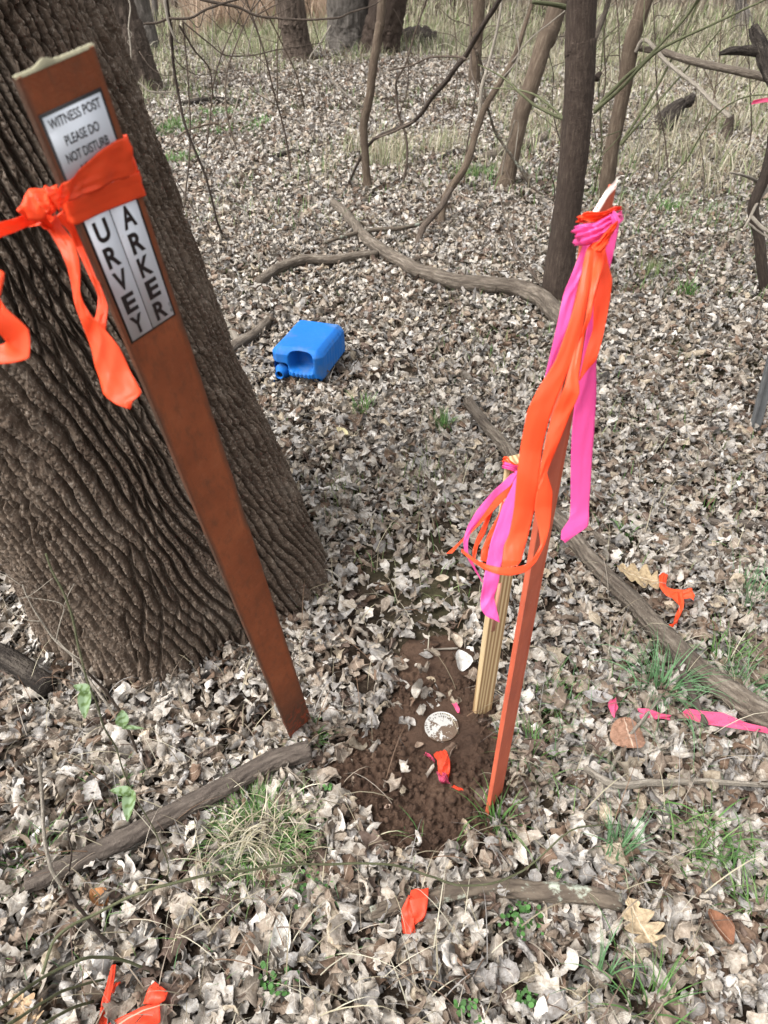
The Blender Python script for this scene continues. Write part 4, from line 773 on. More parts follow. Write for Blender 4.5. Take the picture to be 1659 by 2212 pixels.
# ------------------------------------------------------------------ blue jug
def m_blue(nt, b):
    o = coords(nt); n1 = noise(nt, o, 9, 5); n2 = noise(nt, o, 90, 3); c = mix(nt, (.004, .095, .36), (.010, .13, .44), n2)
    c = mix(nt, c, (.10, .14, .17), ramp(nt, n1, [(.50, (0, 0, 0)), (.72, (.6, .6, .6))])); L_(nt, c, b.inputs['Base Color']); bump(nt, b, n2, .25, .002)
M_BLUE = mat('faded_blue_plastic', (.01, .12, .5), .6, m_blue, .2)
def jug():
    P0 = G(660, 838); t = thing('jug', 'empty blue plastic water jug lying on its side in the leaves', 'jug', (float(P0[0]) + .015, float(P0[1]) + .165, .030)); t.rotation_euler = (math.radians(1.5), 0, math.radians(-17)); t.scale = (1.04, 1.04, 1.04)
    hx, hy, hz, c = .122, .165, .080, .030; N = 56
    def face(ax, sg):
        u = np.linspace(-1, 1, N); U, W_ = np.meshgrid(u, u); o1, o2 = [(1, 2), (2, 0), (0, 1)][ax]; P = np.zeros((N * N, 3)); P[:, ax] = sg; P[:, o1] = (U * 1).ravel(); P[:, o2] = W_.ravel()
        F = gridF(N, N); return P, (F if sg > 0 else F[:, ::-1])
    Vs, Fs, k = [], [], 0
    for ax in range(3):
        for sg in (-1, 1):
            P, F = face(ax, sg); Vs.append(P); Fs.append(F + k); k += len(P)
    V = np.vstack(Vs); F = np.vstack(Fs); h = np.array([hx, hy, hz]); p = V * h; q = np.clip(p, -(h - c), h - c); d = p - q; l = np.linalg.norm(d, axis=1)[:, None]; nr = np.where(l > 1e-9, d / np.maximum(l, 1e-9), 0)
    l1 = np.abs(nr).sum(1)[:, None]; p = q + c * (nr * .30 + .70 * nr / np.maximum(l1, 1e-9))
    x, y, z = p[:, 0].copy(), p[:, 1].copy(), p[:, 2].copy()
    fr = sst(-.09, -.14, y)                                      # near the front end
    rr = lambda x0, x1, z0, z1, e: sst(0, e, np.minimum.reduce([x - x0, x1 - x, z - z0, z1 - z]))
    front = (y < -hy + c * 1.05)
    p[:, 1] += np.where(front, .070 * sst(1.08, .80, (np.abs((x - .024) / .056) ** 3.5 + np.abs((z - .022) / .045) ** 3.5) ** (1 / 3.5)), 0)
    p[:, 1] += np.where(front, .045 * sst(-.035, -.060, x) * sst(.012, -.012, z), 0) + np.where(front, .060 * sst(-.046, -.060, z) * sst(-.05, -.03, x) * sst(.105, .09, x), 0)
    p[:, 1] -= np.where(front, .012 * rr(-.034, .084, -.050, -.018, .008) * (1 + .35 * np.sin(x * 330)), 0)
    g = (.004 * np.exp(-((y - .115) / .005) ** 2)); ln = np.hypot(x / hx, z / hz); p[:, 0] -= np.where(np.abs(x) > hx * .8, np.sign(x) * g, 0); p[:, 2] -= np.where(np.abs(z) > hz * .8, np.sign(z) * g, 0)
    p[:, 0] += np.where(np.abs(x) > hx * .9, np.sign(x) * -.0022 * (np.sin(y * 190) > 0) * (np.abs(z) < .06) * (y < .1) * (y > -.1), 0)
    p[:, 2] -= .006 * np.exp(-((x + .01) ** 2 + (y - .02) ** 2) / .006) * (z > 0)
    p += .0012 * np.stack([fbm(y * 20, z * 20, s=1), fbm(x * 20, z * 20, s=2), fbm(x * 20, y * 20, s=3)], -1)
    p[:, 2] += hz; b = npmesh('body', p, F, M_BLUE, t)
    a = np.linspace(0, 2 * PI, 28, endpoint=False); prof = [(.034, -.10), (.034, -.134), (.036, -.137), (.033, -.141), (.027, -.152), (.0215, -.168), (.0205, -.178), (.0165, -.178), (.015, -.165), (.015, -.12), (.001, -.118)]
    V = np.array([[-.080 + r_ * math.cos(k_), yy, .034 + r_ * math.sin(k_)] for r_, yy in prof for k_ in a]); s_ = npmesh('spout', V, gridF(len(prof), 28, True), M_BLUE, t)
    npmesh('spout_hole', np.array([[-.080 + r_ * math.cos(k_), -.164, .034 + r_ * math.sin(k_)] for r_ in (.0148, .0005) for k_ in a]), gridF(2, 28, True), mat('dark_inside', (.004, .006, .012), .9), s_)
    V, F, st = tube([(-.108, -.150, .012), (-.112, -.165, .004), (-.116, -.170, -.012)], (.003, .002, .003), n=6, step=.01); poly_obj('cap_strap', V, F, M_BLUE, t, st)
jug()

# ------------------------------------------------------------------ grey metal post
def m_galv(nt, b):
    n1 = noise(nt, coords(nt), 14, 4); n2 = noise(nt, coords(nt), 120, 3); L_(nt, ramp(nt, n1, [(.3, (.17, .18, .19)), (.7, (.30, .31, .315))]), b.inputs['Base Color']); b.inputs['Metallic'].default_value = .6; bump(nt, b, n2, .2, .001)
M_GALV = mat('galvanised_steel', (.3, .3, .3), .5, m_galv)
g = G(1626, 930); t = thing('metal_post', 'grey galvanised steel post at the right edge', 'post', (float(g[0]), float(g[1]), 0)); t.rotation_euler = (math.radians(1), math.radians(-9), math.radians(24))
sec = np.array([(-.029, -.012), (-.024, -.012), (-.014, -.012), (-.008, .012), (.008, .012), (.014, -.012), (.024, -.012), (.029, -.012), (.029, -.009), (.016, -.009), (.010, .015), (-.010, .015), (-.016, -.009), (-.029, -.009)])
zz = np.array([-.15, 0, .3, .8, 1.2, 1.55]); V = np.array([[x, y, z] for z in zz for x, y in sec]); npmesh('channel', V, gridF(len(zz), len(sec), True), M_GALV, t, smooth=False)
def disc_mesh(name, loc, r, parent, m_, ax='y'):
    a = np.linspace(0, 2 * PI, 16, endpoint=False); V = np.array([[loc[0] + q * math.cos(k_), loc[1], loc[2] + q * math.sin(k_)] for q in (r, .0002) for k_ in a]); return npmesh(name, V, gridF(2, 16, True), m_, parent, smooth=False)
M_HOLE = mat('dark_hole', (.01, .01, .01), .9)
for k in range(24): disc_mesh('bolt_hole', (0, .0117, .1 + .055 * k), .0045, t, M_HOLE)

# ------------------------------------------------------------------ brown witness post with its decal
def m_rust(nt, b):
    o = coords(nt); n1 = noise(nt, o, 9, 5, .6); n2 = noise(nt, o, 60, 5, .7); n3 = noise(nt, o, 350, 3)
    sep = nd(nt, 'ShaderNodeSeparateXYZ'); L_(nt, o, sep.inputs[0])
    c = ramp(nt, n1, [(.3, (.17, .047, .018)), (.55, (.25, .070, .026)), (.75, (.32, .100, .040))])
    c = mix(nt, c, (.30, .105, .05), ramp(nt, n2, [(.55, (0, 0, 0)), (.75, (.45, .45, .45))]))
    ed = math_(nt, 'ADD', math_(nt, 'ABSOLUTE', sep.outputs[0]), math_(nt, 'MULTIPLY', n1, .022))
    c = mix(nt, c, (.05, .038, .028), ramp(nt, math_(nt, 'MULTIPLY', ed, 20), [(.80, (0, 0, 0)), (.97, (.85, .85, .85))]))
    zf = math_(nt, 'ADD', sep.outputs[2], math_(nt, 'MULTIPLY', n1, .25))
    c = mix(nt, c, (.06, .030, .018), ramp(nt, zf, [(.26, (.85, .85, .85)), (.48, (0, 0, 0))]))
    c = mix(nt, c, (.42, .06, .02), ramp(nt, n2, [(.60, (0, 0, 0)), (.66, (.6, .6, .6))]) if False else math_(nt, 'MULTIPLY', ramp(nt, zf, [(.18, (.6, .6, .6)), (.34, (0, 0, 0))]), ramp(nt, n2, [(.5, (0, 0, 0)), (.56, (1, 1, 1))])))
    c = mix(nt, c, (.09, .04, .022), ramp(nt, noise(nt, coords(nt, 'Object', (3, 3, 1)), 34, 8, .8), [(.50, (0, 0, 0)), (.66, (.55, .55, .55))])); c = mix(nt, c, (.45, .30, .20), ramp(nt, n3, [(.70, (0, 0, 0)), (.78, (.4, .4, .4))]))
    L_(nt, c, b.inputs['Base Color']); bump(nt, b, math_(nt, 'ADD', n2, math_(nt, 'MULTIPLY', n3, .7)), .5, .002)
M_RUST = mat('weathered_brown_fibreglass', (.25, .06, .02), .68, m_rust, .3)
def m_red(nt, b):
    o = coords(nt); mp = coords(nt, 'Object', (60, 60, 3)); n1 = noise(nt, mp, 1, 5); n2 = noise(nt, o, 8, 4); n3 = noise(nt, o, 200, 3)
    c = ramp(nt, n1, [(.25, (.42, .082, .040)), (.6, (.49, .108, .055)), (.85, (.54, .17, .10))]); c = mix(nt, c, (.30, .06, .035), ramp(nt, n2, [(.45, (0, 0, 0)), (.65, (.6, .6, .6))])); c = mix(nt, c, (.62, .34, .26), ramp(nt, n3, [(.64, (0, 0, 0)), (.74, (.5, .5, .5))]))
    L_(nt, c, b.inputs['Base Color']); bump(nt, b, math_(nt, 'ADD', n1, math_(nt, 'MULTIPLY', n3, .3)), .4, .001)
M_RED = mat('red_brown_fibreglass', (.42, .07, .035), .6, m_red, .35)
M_FIB = mat('frayed_glass_fibre', (.20, .185, .125), .95)
M_FIBP = mat('broken_pale_fibre', (.78, .62, .56), .9)
def plank(name, sec, zs, m_, parent, topf=None):
    V = np.array([[x, y, z if (topf is None or z < zs[-1] - 1e-6) else topf(x, y)] for z in zs for x, y in sec]); n = len(sec)
    F = gridF(len(zs), n, True); me = npmesh(name, V, F, m_, parent, smooth=True)
    bm = bmesh.new(); bm.from_mesh(me.data); bm.verts.ensure_lookup_table()
    try: bm.faces.new([bm.verts[(len(zs) - 1) * n + i] for i in range(n)])
    except Exception: pass
    bm.to_mesh(me.data); bm.free(); me.data.set_sharp_from_angle(angle=math.radians(35)); return me
def section(W, T, lip=0.004, bow=0.0):
    # front is -y; raised rounded ribs along both edges
    h = W / 2; f = [(-h, T * .5), (-h - .0, -T * .2), (-h + .0015, -T - lip * .3), (-h + .004, -T - lip * .3), (-h + .0065, -T)] + [(x, -T + bow * (1 - (x / h) ** 2)) for x in np.linspace(-h + .010, h - .010, 9)] + [(h - .0065, -T), (h - .004, -T - lip * .3), (h - .0015, -T - lip * .3), (h, -T * .2), (h, T * .5)]
    b = [(x, T * .5 + bow * (1 - (x / h) ** 2)) for x in np.linspace(h - .006, -h + .006, 7)]
    return f + b
wv = Vector((.64518, .72751, .23338)); av = Vector((-.02757, -.28309, .95870)); nv = wv.cross(av)   # -y local faces the camera
if nv.dot(Vector((.2, -1.1, 1.6))) > 0: nv = -nv
Mw = Matrix((wv, nv, av)).transposed().to_4x4(); Mw.translation = Vector((-.214, 1.1091, 0))
wp = thing('witness_post', 'leaning rust brown flat marker post with a black and white survey decal', 'post'); wp.matrix_world = Mw
WP = lambda x, y, z: np.array(Mw @ Vector((x, y, z)))
Wd, Hh = .0737, 1.6022
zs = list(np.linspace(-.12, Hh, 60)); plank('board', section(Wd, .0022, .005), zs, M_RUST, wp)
# frayed top edge
r = np.random.default_rng(3); P_, F_ = [], []; k = 0
a = np.linspace(-Wd / 2, Wd / 2, 40); hh = .0006 + .0009 * r.random(40) + .0038 * np.exp(-((a + .008) / .007) ** 2)
V = np.vstack([np.stack([a, np.full(40, -.0030), np.full(40, Hh - .001)], -1), np.stack([a, np.full(40, -.002), Hh + hh], -1), np.stack([a, np.full(40, .002), Hh + hh * .8], -1), np.stack([a, np.full(40, .0022), np.full(40, Hh - .001)], -1)])
npmesh('frayed_edge', V, gridF(4, 40), M_FIB, wp)
def m_paint(base, dirt, amt=.5, rough=.45):
    def f(nt, b):
        n1 = noise(nt, coords(nt), 120, 5, .7); n2 = noise(nt, coords(nt), 12, 4); c = mix(nt, base, dirt, ramp(nt, n1, [(.60, (0, 0, 0)), (.78, (amt, amt, amt))])); c = mix(nt, c, tuple(x * .8 for x in base), n2); L_(nt, c, b.inputs['Base Color'])
    return f
M_WHITE = mat('white_decal', (.62, .66, .72), .4, m_paint((.60, .635, .69), (.25, .22, .19)), .4)
M_BLACK = mat('black_print', (.012, .011, .012), .45, m_paint((.014, .012, .013), (.05, .03, .028), .8), .4)
def rect(name, x0, x1, z0, z1, y, m_, parent, th=.0004):
    V = np.array([[x, yy, z] for yy in (y + th, y) for x, z in ((x0, z0), (x1, z0), (x1, z1), (x0, z1))]); F = np.array([[4, 5, 6, 7], [0, 1, 5, 4], [1, 2, 6, 5], [2, 3, 7, 6], [3, 0, 4, 7]]); return npmesh(name, V, F, m_, parent, smooth=False)
def text(s, size, bold=0.0, sx=1.0, ext=.00008):
    cu = bpy.data.curves.new('t', 'FONT'); cu.body = s; cu.size = size; cu.offset = bold * size; cu.extrude = ext; cu.align_x = 'CENTER'; cu.align_y = 'CENTER'; cu.resolution_u = 4
    o = bpy.data.objects.new('t', cu); COL.objects.link(o); bpy.context.view_layer.update(); me = bpy.data.meshes.new_from_object(o.evaluated_get(bpy.context.evaluated_depsgraph_get())); bpy.data.objects.remove(o); bpy.data.curves.remove(cu)
    me.transform(Matrix.Diagonal((sx, 1, 1, 1))); return me
def letter(name, s, size, x, y, z, parent, m_, bold=0., sx=1., rot=0., fit=None):
    me = text(s, size, bold, sx); co = np.array([v.co[:] for v in me.vertices]); c = (co.max(0) + co.min(0)) / 2; me.transform(Matrix.Translation(-Vector(c)))
    if fit:
        e = co.max(0) - co.min(0); me.transform(Matrix.Diagonal((fit[0] / e[0] if fit[0] else 1, fit[1] / e[1], 1, 1)))
    me.transform(Matrix.Rotation(math.radians(90), 4, 'X') @ Matrix.Rotation(rot, 4, 'Z')); o = link(name, me, m_, parent); o.location = (x, y, z); return o
yF = -.0022
dec = rect('decal', -.0310, .0301, 1.3383, 1.5730, yF - .0008, M_BLACK, wp)
x0, x1, z0, z1 = -.0310, .0301, 1.3383, 1.5730; zm = 1.5055; e = .0024; yW = yF - .0012
rect('white_panel', x0 + e, x1 - e, zm + .0006, z1 - .003, yW, M_WHITE, dec)
rect('white_panel', x0 + e, -.0015 - .0006, z0 + e, zm - .0006, yW, M_WHITE, dec)
rect('white_panel', -.0015 + .0006, x1 - e, z0 + e, zm - .0006, yW, M_WHITE, dec)
yT = yW - .0002
for s_, zz_, wd_, hg_ in (('WITNESS POST', 1.5636, .0505, .0078), ('PLEASE DO', 1.5476, .0340, .0080), ('NOT DISTURB', 1.5342, .0434, .0080), ('NEARBY', 1.5215, .0235, .0078)): letter('lettering', s_, .01, -.0005, yT, zz_, dec, M_BLACK, .012, 1, 0, (wd_, hg_))
ht = (zm - z0 - e - .004) / 6.0
for wd_, xc in (('SURVEY', -.0158), ('MARKER', .0140)):
    for i, ch in enumerate(wd_): letter('lettering', ch, .02, xc, yT, 1.4907 - .0270 * i, dec, M_BLACK, .035, 1, 0, (.0150 if ch != 'M' else .017, .0222))
letter('lettering', 'SM 110', .004, .0262, yT, z0 + .013, dec, M_BLACK, 0, 1, math.radians(90), (None, .0020))

# ------------------------------------------------------------------ red post on the right
ph = math.radians(55); tr = thing('marker_post', 'upright red brown marker post with broken top, tied with orange and pink ribbons', 'post', (.262, .905, 0)); tr.rotation_euler = (0, 0, ph)
def rsec():
    h = .033; f = []
    for x in np.linspace(-h, h, 15): f.append((x, -.002 + .004 * (x / h) ** 2 * (1 if x > 0 else -1)))
    out = [(-h - .0015, .006), (-h - .002, -.001), (-h - .001, -.0034), (-h + .002, -.0036), (-h + .005, -.0022)] + [(x, -.0016 - .001 * math.cos(x / h * PI * .5)) for x in np.linspace(-h + .009, h - .009, 11)] + [(h - .005, -.0022), (h - .002, -.0036), (h + .001, -.0034), (h + .002, -.001), (h + .0015, .006), (h - .001, .006), (h - .003, .0015)]
    return out + [(x, .0016) for x in np.linspace(h - .008, -h + .008, 9)] + [(-h + .003, .0015), (-h + .001, .006)]
ztop = 1.380; plank('board', rsec(), list(np.linspace(-.12, ztop - .03, 40)) + [ztop], M_RED, tr, lambda x, y: ztop - .012 + .012 * (x / .036) + .0025 * math.sin(x * 90))
a = np.linspace(-.034, .034, 30); tz = ztop - .012 + .012 * (a / .036) + .0025 * np.sin(a * 90)
V = np.vstack([np.stack([a, np.full(30, -.0034), tz - .0025], -1), np.stack([a, np.full(30, -.0026), tz + .0012], -1), np.stack([a, np.full(30, .0022), tz + .0012], -1), np.stack([a, np.full(30, .003), tz - .001], -1)])
npmesh('broken_edge', V, gridF(4, 30), M_FIBP, tr)
V = np.array([(.016, -.003, ztop - .008), (.034, -.004, ztop - .002), (.036, -.001, ztop + .006), (.014, .001, ztop - .002), (.016, .002, ztop - .008), (.034, .002, ztop - .002)]); npmesh('splinter', V, np.array([[0, 1, 2, 3], [4, 5, 2, 3], [0, 1, 5, 4]]), M_FIBP, tr, smooth=False)

# ------------------------------------------------------------------ wooden stake
def m_wood(nt, b):
    o = coords(nt, 'Object', (1, 1, .035)); n0 = noise(nt, o, 30, 2, .5); wv_ = nd(nt, 'ShaderNodeTexWave', wave_type='BANDS', bands_direction='X'); wv_.inputs['Scale'].default_value = 30; wv_.inputs['Distortion'].default_value = 9; wv_.inputs['Detail'].default_value = 2; wv_.inputs['Detail Scale'].default_value = .7
    L_(nt, o, wv_.inputs[0]); n2 = noise(nt, coords(nt, 'Object', (200, 200, 8)), 1, 4)
    c = ramp(nt, wv_.outputs['Fac'], [(.2, (.25, .155, .075)), (.6, (.40, .28, .145)), (.9, (.50, .38, .22))]); c = mix(nt, c, (.30, .19, .09), ramp(nt, n2, [(.5, (0, 0, 0)), (.75, (.5, .5, .5))])); L_(nt, c, b.inputs['Base Color']); bump(nt, b, n2, .3, .001)
M_WOOD = mat('pine_stake_wood', (.45, .3, .15), .75, m_wood, .3)
st_ = thing('wooden_stake', 'pale pine survey stake behind the red post, tied with small ribbons', 'stake', (.262, 1.172, 0)); st_.rotation_euler = (math.radians(1.0), math.radians(-.3), math.radians(20))
w2, d2 = .0235, .0100; sec = [(-w2, -d2 + .001), (-w2 + .001, -d2), (w2 - .001, -d2), (w2, -d2 + .001), (w2, d2 - .001), (w2 - .001, d2), (-w2 + .001, d2), (-w2, d2 - .001)]
plank('stake', sec, list(np.linspace(-.1, .80, 12)) + [.828], M_WOOD, st_, lambda x, y: .828 + y * .35)
lt = letter('ink_mark', '8', .03, .008, -d2 - .0003, .53, st_, M_BLACK, .02, 1, 0, (.010, .022))
lt = letter('ink_mark', 'C', .03, .002, -d2 - .0003, .565, st_, M_BLACK, .02, 1, 0, (.014, .022))
pk = rect('pink_stain', -.013, -.003, .34, .50, -d2 - .0004, mat('faded_pink_paint', (.66, .30, .22), .8, m_paint((.60, .28, .19), (.50, .36, .2), 1.)), st_, .0003)

# ------------------------------------------------------------------ survey disc
def m_disc(nt, b):
    o = coords(nt); n1 = noise(nt, o, 42, 5, .7); n2 = noise(nt, o, 260, 4, .7); sep = nd(nt, 'ShaderNodeSeparateXYZ'); L_(nt, o, sep.inputs[0])
    f = math_(nt, 'SUBTRACT', n1, math_(nt, 'MULTIPLY', math_(nt, 'ADD', sep.outputs[1], math_(nt, 'MULTIPLY', sep.outputs[0], -.3)), 2.6)); f = math_(nt, 'ADD', f, math_(nt, 'MULTIPLY', n2, .12))
    k = ramp(nt, f, [(.55, (0, 0, 0)), (.59, (1, 1, 1))]); c = mix(nt, mix(nt, (.46, .45, .42), (.66, .65, .62), n2), mix(nt, (.055, .034, .021), (.13, .085, .055), n2), k); L_(nt, c, b.inputs['Base Color'])
    m_ = math_(nt, 'SUBTRACT', .75, math_(nt, 'MULTIPLY', k, .75)); L_(nt, m_, b.inputs['Metallic']); bump(nt, b, math_(nt, 'ADD', k, n2), .5, .0012)
M_DISC = mat('muddy_brass_cap', (.6, .58, .54), .45, m_disc, .5)
dt = thing('survey_disc', 'round metal survey monument cap half covered in mud, set in the dug soil', 'survey marker', (float(DISC[0]), float(DISC[1]), float(gz(DISC[0], DISC[1])) + .011)); dt.rotation_euler = (math.radians(2), math.radians(-3), math.radians(8))
RD = .0445; prof = [(RD + .0, -.03), (RD, -.0005), (RD - .0004, .0005), (RD - .0016, .0008), (RD - .0034, .0003), (RD * .8, .0006), (RD * .5, .0009), (RD * .2, .0010), (.0002, .0010)]; a = np.linspace(0, 2 * PI, 64, endpoint=False)
npmesh('cap', np.array([[q * math.cos(k_), q * math.sin(k_), z] for q, z in prof for k_ in a]), gridF(len(prof), 64, True), M_DISC, dt).data.set_sharp_from_angle(angle=math.radians(20))
M_INK = mat('stamped_letters', (.045, .03, .02), .8)
def arc_text(s, rad, a0, step, size):
    for i, ch in enumerate(s):
        if ch == ' ': continue
        an = math.radians(a0 - i * step); me = text(ch, size, .035, 1, .0002); me.transform(Matrix.Rotation(an - PI / 2, 4, 'Z')); o = link('lettering', me, M_INK, dt)
        rr = rad / RD; o.location = (rad * math.cos(an), rad * math.sin(an), .0013 - .0004 * rr)
arc_text('DEPT. OF INTERIOR', .0375, 197, 9.5, .0062); arc_text('WILDLIFE SERVICE', .0290, 190, 11, .0058); arc_text('SURVEY', .0375, -20, -10, .0055)

# ------------------------------------------------------------------ flagging ribbons
def ribmat(name, base, dirt=0.0, tr=.42):
    m_ = bpy.data.materials.new(name); m_.use_nodes = True; nt = m_.node_tree; b = nt.nodes['Principled BSDF']; b.inputs['Roughness'].default_value = .38; b.inputs['Specular IOR Level'].default_value = .3
    n1 = noise(nt, coords(nt), 60, 4); n2 = noise(nt, coords(nt), 240, 4, .8); c = mix(nt, base, tuple(x * .86 for x in base), n1)
    if dirt: c = mix(nt, c, (.10, .05, .03), ramp(nt, n2, [(.62 - dirt * .3, (0, 0, 0)), (.68 - dirt * .2, (.9, .9, .9))]))
    L_(nt, c, b.inputs['Base Color']); bump(nt, b, n1, .10, .002)
    t_ = nd(nt, 'ShaderNodeBsdfTranslucent'); L_(nt, c, t_.inputs[0]); ms = nd(nt, 'ShaderNodeMixShader'); ms.inputs[0].default_value = tr; tp = nd(nt, 'ShaderNodeBsdfTransparent'); tp.inputs[0].default_value = (*[min(1, x + .1) for x in base], 1); m2 = nd(nt, 'ShaderNodeMixShader'); m2.inputs[0].default_value = .10
    L_(nt, b.outputs[0], ms.inputs[1]); L_(nt, t_.outputs[0], ms.inputs[2]); L_(nt, ms.outputs[0], m2.inputs[1]); L_(nt, tp.outputs[0], m2.inputs[2]); L_(nt, m2.outputs[0], nt.nodes['Material Output'].inputs[0]); return m_
ORG = (1.0, .125, .04); PNK = (1.0, .15, .50)
M_ORG = ribmat('fluorescent_orange_film', ORG); M_PNK = ribmat('fluorescent_pink_film', PNK); M_ORGD = ribmat('dirty_orange_film', (.90, .10, .045), .22); M_PNKD = ribmat('dusty_pink_film', (.90, .16, .33), .10); M_PNKM = ribmat('muddy_pink_film', (.75, .10, .22), .5)
def ribbon(name, stn, m_, parent, bow=.004, fold=.002, seed=0, nc=9, per=9, ground=False):
    mx = max(len(q) for q in stn); S_ = np.array([list(q) + [q[-1]] * (mx - len(q)) for q in stn], float); n = (len(S_) - 1) * per + 1
    if ground:
        h = S_[:, 4] if S_.shape[1] > 4 else np.full(len(S_), .04); Lp = np.array([G(a_[0], a_[1], k_) for a_, k_ in zip(S_, h)]); Rp = np.array([G(a_[2], a_[3], k_) for a_, k_ in zip(S_, h if S_.shape[1] < 6 else S_[:, 5])])
    else: Lp = D(S_[:, 0], S_[:, 1], S_[:, 4]); Rp = D(S_[:, 2], S_[:, 3], S_[:, 5] if S_.shape[1] > 5 else S_[:, 4])
    return ribbon3(name, Lp, Rp, m_, parent, bow, fold, seed, nc, n)
def ribbon3(name, Lp, Rp, m_, parent, bow=.004, fold=.002, seed=0, nc=9, n=60):
    nc = max(nc, 13)
    lin = lambda Q: np.stack([np.interp(np.linspace(0, len(Q) - 1, n), np.arange(len(Q)), Q[:, k]) for k in range(3)], -1); kk = .45 if name in ('tail', 'strip') else 1.0
    A = spline(Lp, n) * kk + lin(Lp) * (1 - kk); B = spline(Rp, n) * kk + lin(Rp) * (1 - kk); s = np.linspace(0, 1, nc)[None, :, None]; P = A[:, None] * (1 - s) + B[:, None] * s
    T = np.gradient((A + B) / 2, axis=0); N = np.cross(T, B - A); N /= np.linalg.norm(N, axis=1)[:, None] + 1e-9
    ss = s[..., 0]; d = bow * 4 * ss * (1 - ss) + fold * fbm(ss * 3 + seed, np.linspace(0, n / 14, n)[:, None] + 0 * ss, o=3, s=seed) * 2
    v_ = np.linspace(0, n / 11, n)[:, None]; q_ = np.abs(vn(ss * 1.3 + v_ * .8 + seed, v_ * .5 + 0 * ss, s=seed + 3)); d = d * .5 + fold * (1.2 - 2.4 * q_)
    if name in ('wrap', 'knot'): d = d + (fold * .9 + .0004) * (.18 if parent is not None and parent.name == 'ribbon' else 1) * np.abs(np.sin(PI * (ss * 3.3 + .5 * vn(v_ * .6, ss * 0, s=seed))))
    P = P + N[:, None, :] * d[..., None]; me = npmesh(name, P, gridF(n, nc), m_, None)
    me.data.set_sharp_from_angle(angle=math.radians(24)) if True else None
    if parent is not None: keep(me, parent)
    md = me.modifiers.new('thickness', 'SOLIDIFY'); md.thickness = .00025; md.offset = 0; return me

# ribbon on the leaning brown post
rb = thing('ribbon', 'bright orange flagging ribbon knotted around the leaning brown post', 'ribbon', tuple(WP(0, -.01, 1.40)))
def onpost(px, py, y):                    # point on the plane y=const in the post's own frame
    Mi = Mw.inverted(); o0 = Mi @ Vector((0, 0, CAMH)); d = (Mi.to_3x3() @ Vector(ray(px, py).tolist())); k = (y - o0.y) / d.y; return np.array(Mw @ (o0 + d * k))
def band(stn, seed, fold=.0012):
    Lp = [onpost(a_, b_, y_) for a_, b_, _, _, y_ in stn]; Rp = [onpost(c_, d_, y_) for _, _, c_, d_, y_ in stn]
    return ribbon3('wrap', np.array(Lp), np.array(Rp), M_ORG, rb, .0006, fold, seed, 15, 90)
def pl(p): return np.array(p)
h_ = Wd / 2 + .0022
def bandpost(L, seed, fold):              # stations in post coords: (x, y, ztop, zbot)
    return ribbon3('wrap', np.array([WP(x, y, a_) for x, y, a_, b_ in L]), np.array([WP(x, y, b_) for x, y, a_, b_ in L]), M_ORG, rb, .0004, fold, seed, 15, 110)
def pc(px, py, y=-.004): q = Mw.inverted() @ Vector(onpost(px, py, y).tolist()); return q.x, q.z
zt_r, zb_r, zt_l, zb_l = pc(290, 374)[1], pc(303, 427)[1], pc(137, 438)[1], pc(159, 486)[1]
bandpost([(-h_, .010, zt_l - .002, zb_l), (-h_ - .001, 0, zt_l, zb_l), (-h_ + .003, -.0062, zt_l, zb_l), (-.015, -.0052, zt_l * .7 + zt_r * .3, zb_l * .72 + zb_r * .28), (.015, -.0052, zt_l * .35 + zt_r * .65, zb_l * .32 + zb_r * .68), (h_ - .003, -.0062, zt_r, zb_r), (h_ + .0005, -.001, zt_r, zb_r), (h_, .006, zt_r, zb_r), (0, .009, zt_r, zb_r), (-h_, .006, zt_l, zb_l)], 3, .0008)
ut_r, ub_r, ut_l, ub_l = pc(261, 299)[1], pc(292, 380)[1], pc(128, 402)[1], pc(135, 440)[1]
bandpost([(-h_ - .012, -.012, ut_l + .001, ub_l), (-h_ + .001, -.0085, ut_l + .001, ub_l + .001), (-.018, -.0078, pc(165, 370)[1], pc(178, 420)[1]), (.010, -.0072, pc(215, 322)[1], pc(235, 395)[1]), (h_ - .003, -.0075, ut_r, ub_r), (h_ + .0012, -.001, ut_r - .002, ub_r), (h_, .008, ut_r - .004, ub_r - .003), (0, .011, ut_r - .004, ub_r - .003)], 8, .0022)
kd = .655
kn = [([(134, 398, 140, 440), (112, 415, 118, 462), (92, 420, 98, 470), (70, 432, 72, 486)], .004, 1), ([(126, 410, 116, 470), (96, 408, 84, 480), (66, 420, 62, 478), (42, 458, 58, 474)], .012, 2), ([(120, 425, 128, 440), (90, 440, 100, 478), (60, 455, 72, 488), (46, 470, 58, 492)], -.006, 3), ([(84, 410, 60, 436), (98, 440, 74, 462), (104, 470, 84, 484), (110, 488, 92, 492)], .010, 5)]
for st5, bw, sd_ in kn: ribbon('knot', [(*q, kd - .012 * (sd_ % 3)) for q in st5], M_ORG, rb, bw, .006, sd_, 13, 12)
ribbon('tail', [(72, 452, 78, 484, .65), (50, 464, 55, 492, .64), (25, 474, 30, 503, .62), (0, 480, 0, 513, .60), (-40, 500, -36, 536, .57), (-80, 560, -45, 580, .56), (-60, 600, -30, 580, .55), (-10, 625, 10, 590, .55), (10, 663, -12, 700, .55), (62, 713, 10, 735, .56), (62, 773, 15, 738, .565), (20, 785, 8, 742, .57), (-20, 787, -20, 752, .57)], M_ORG, rb, .001, .001, 4)
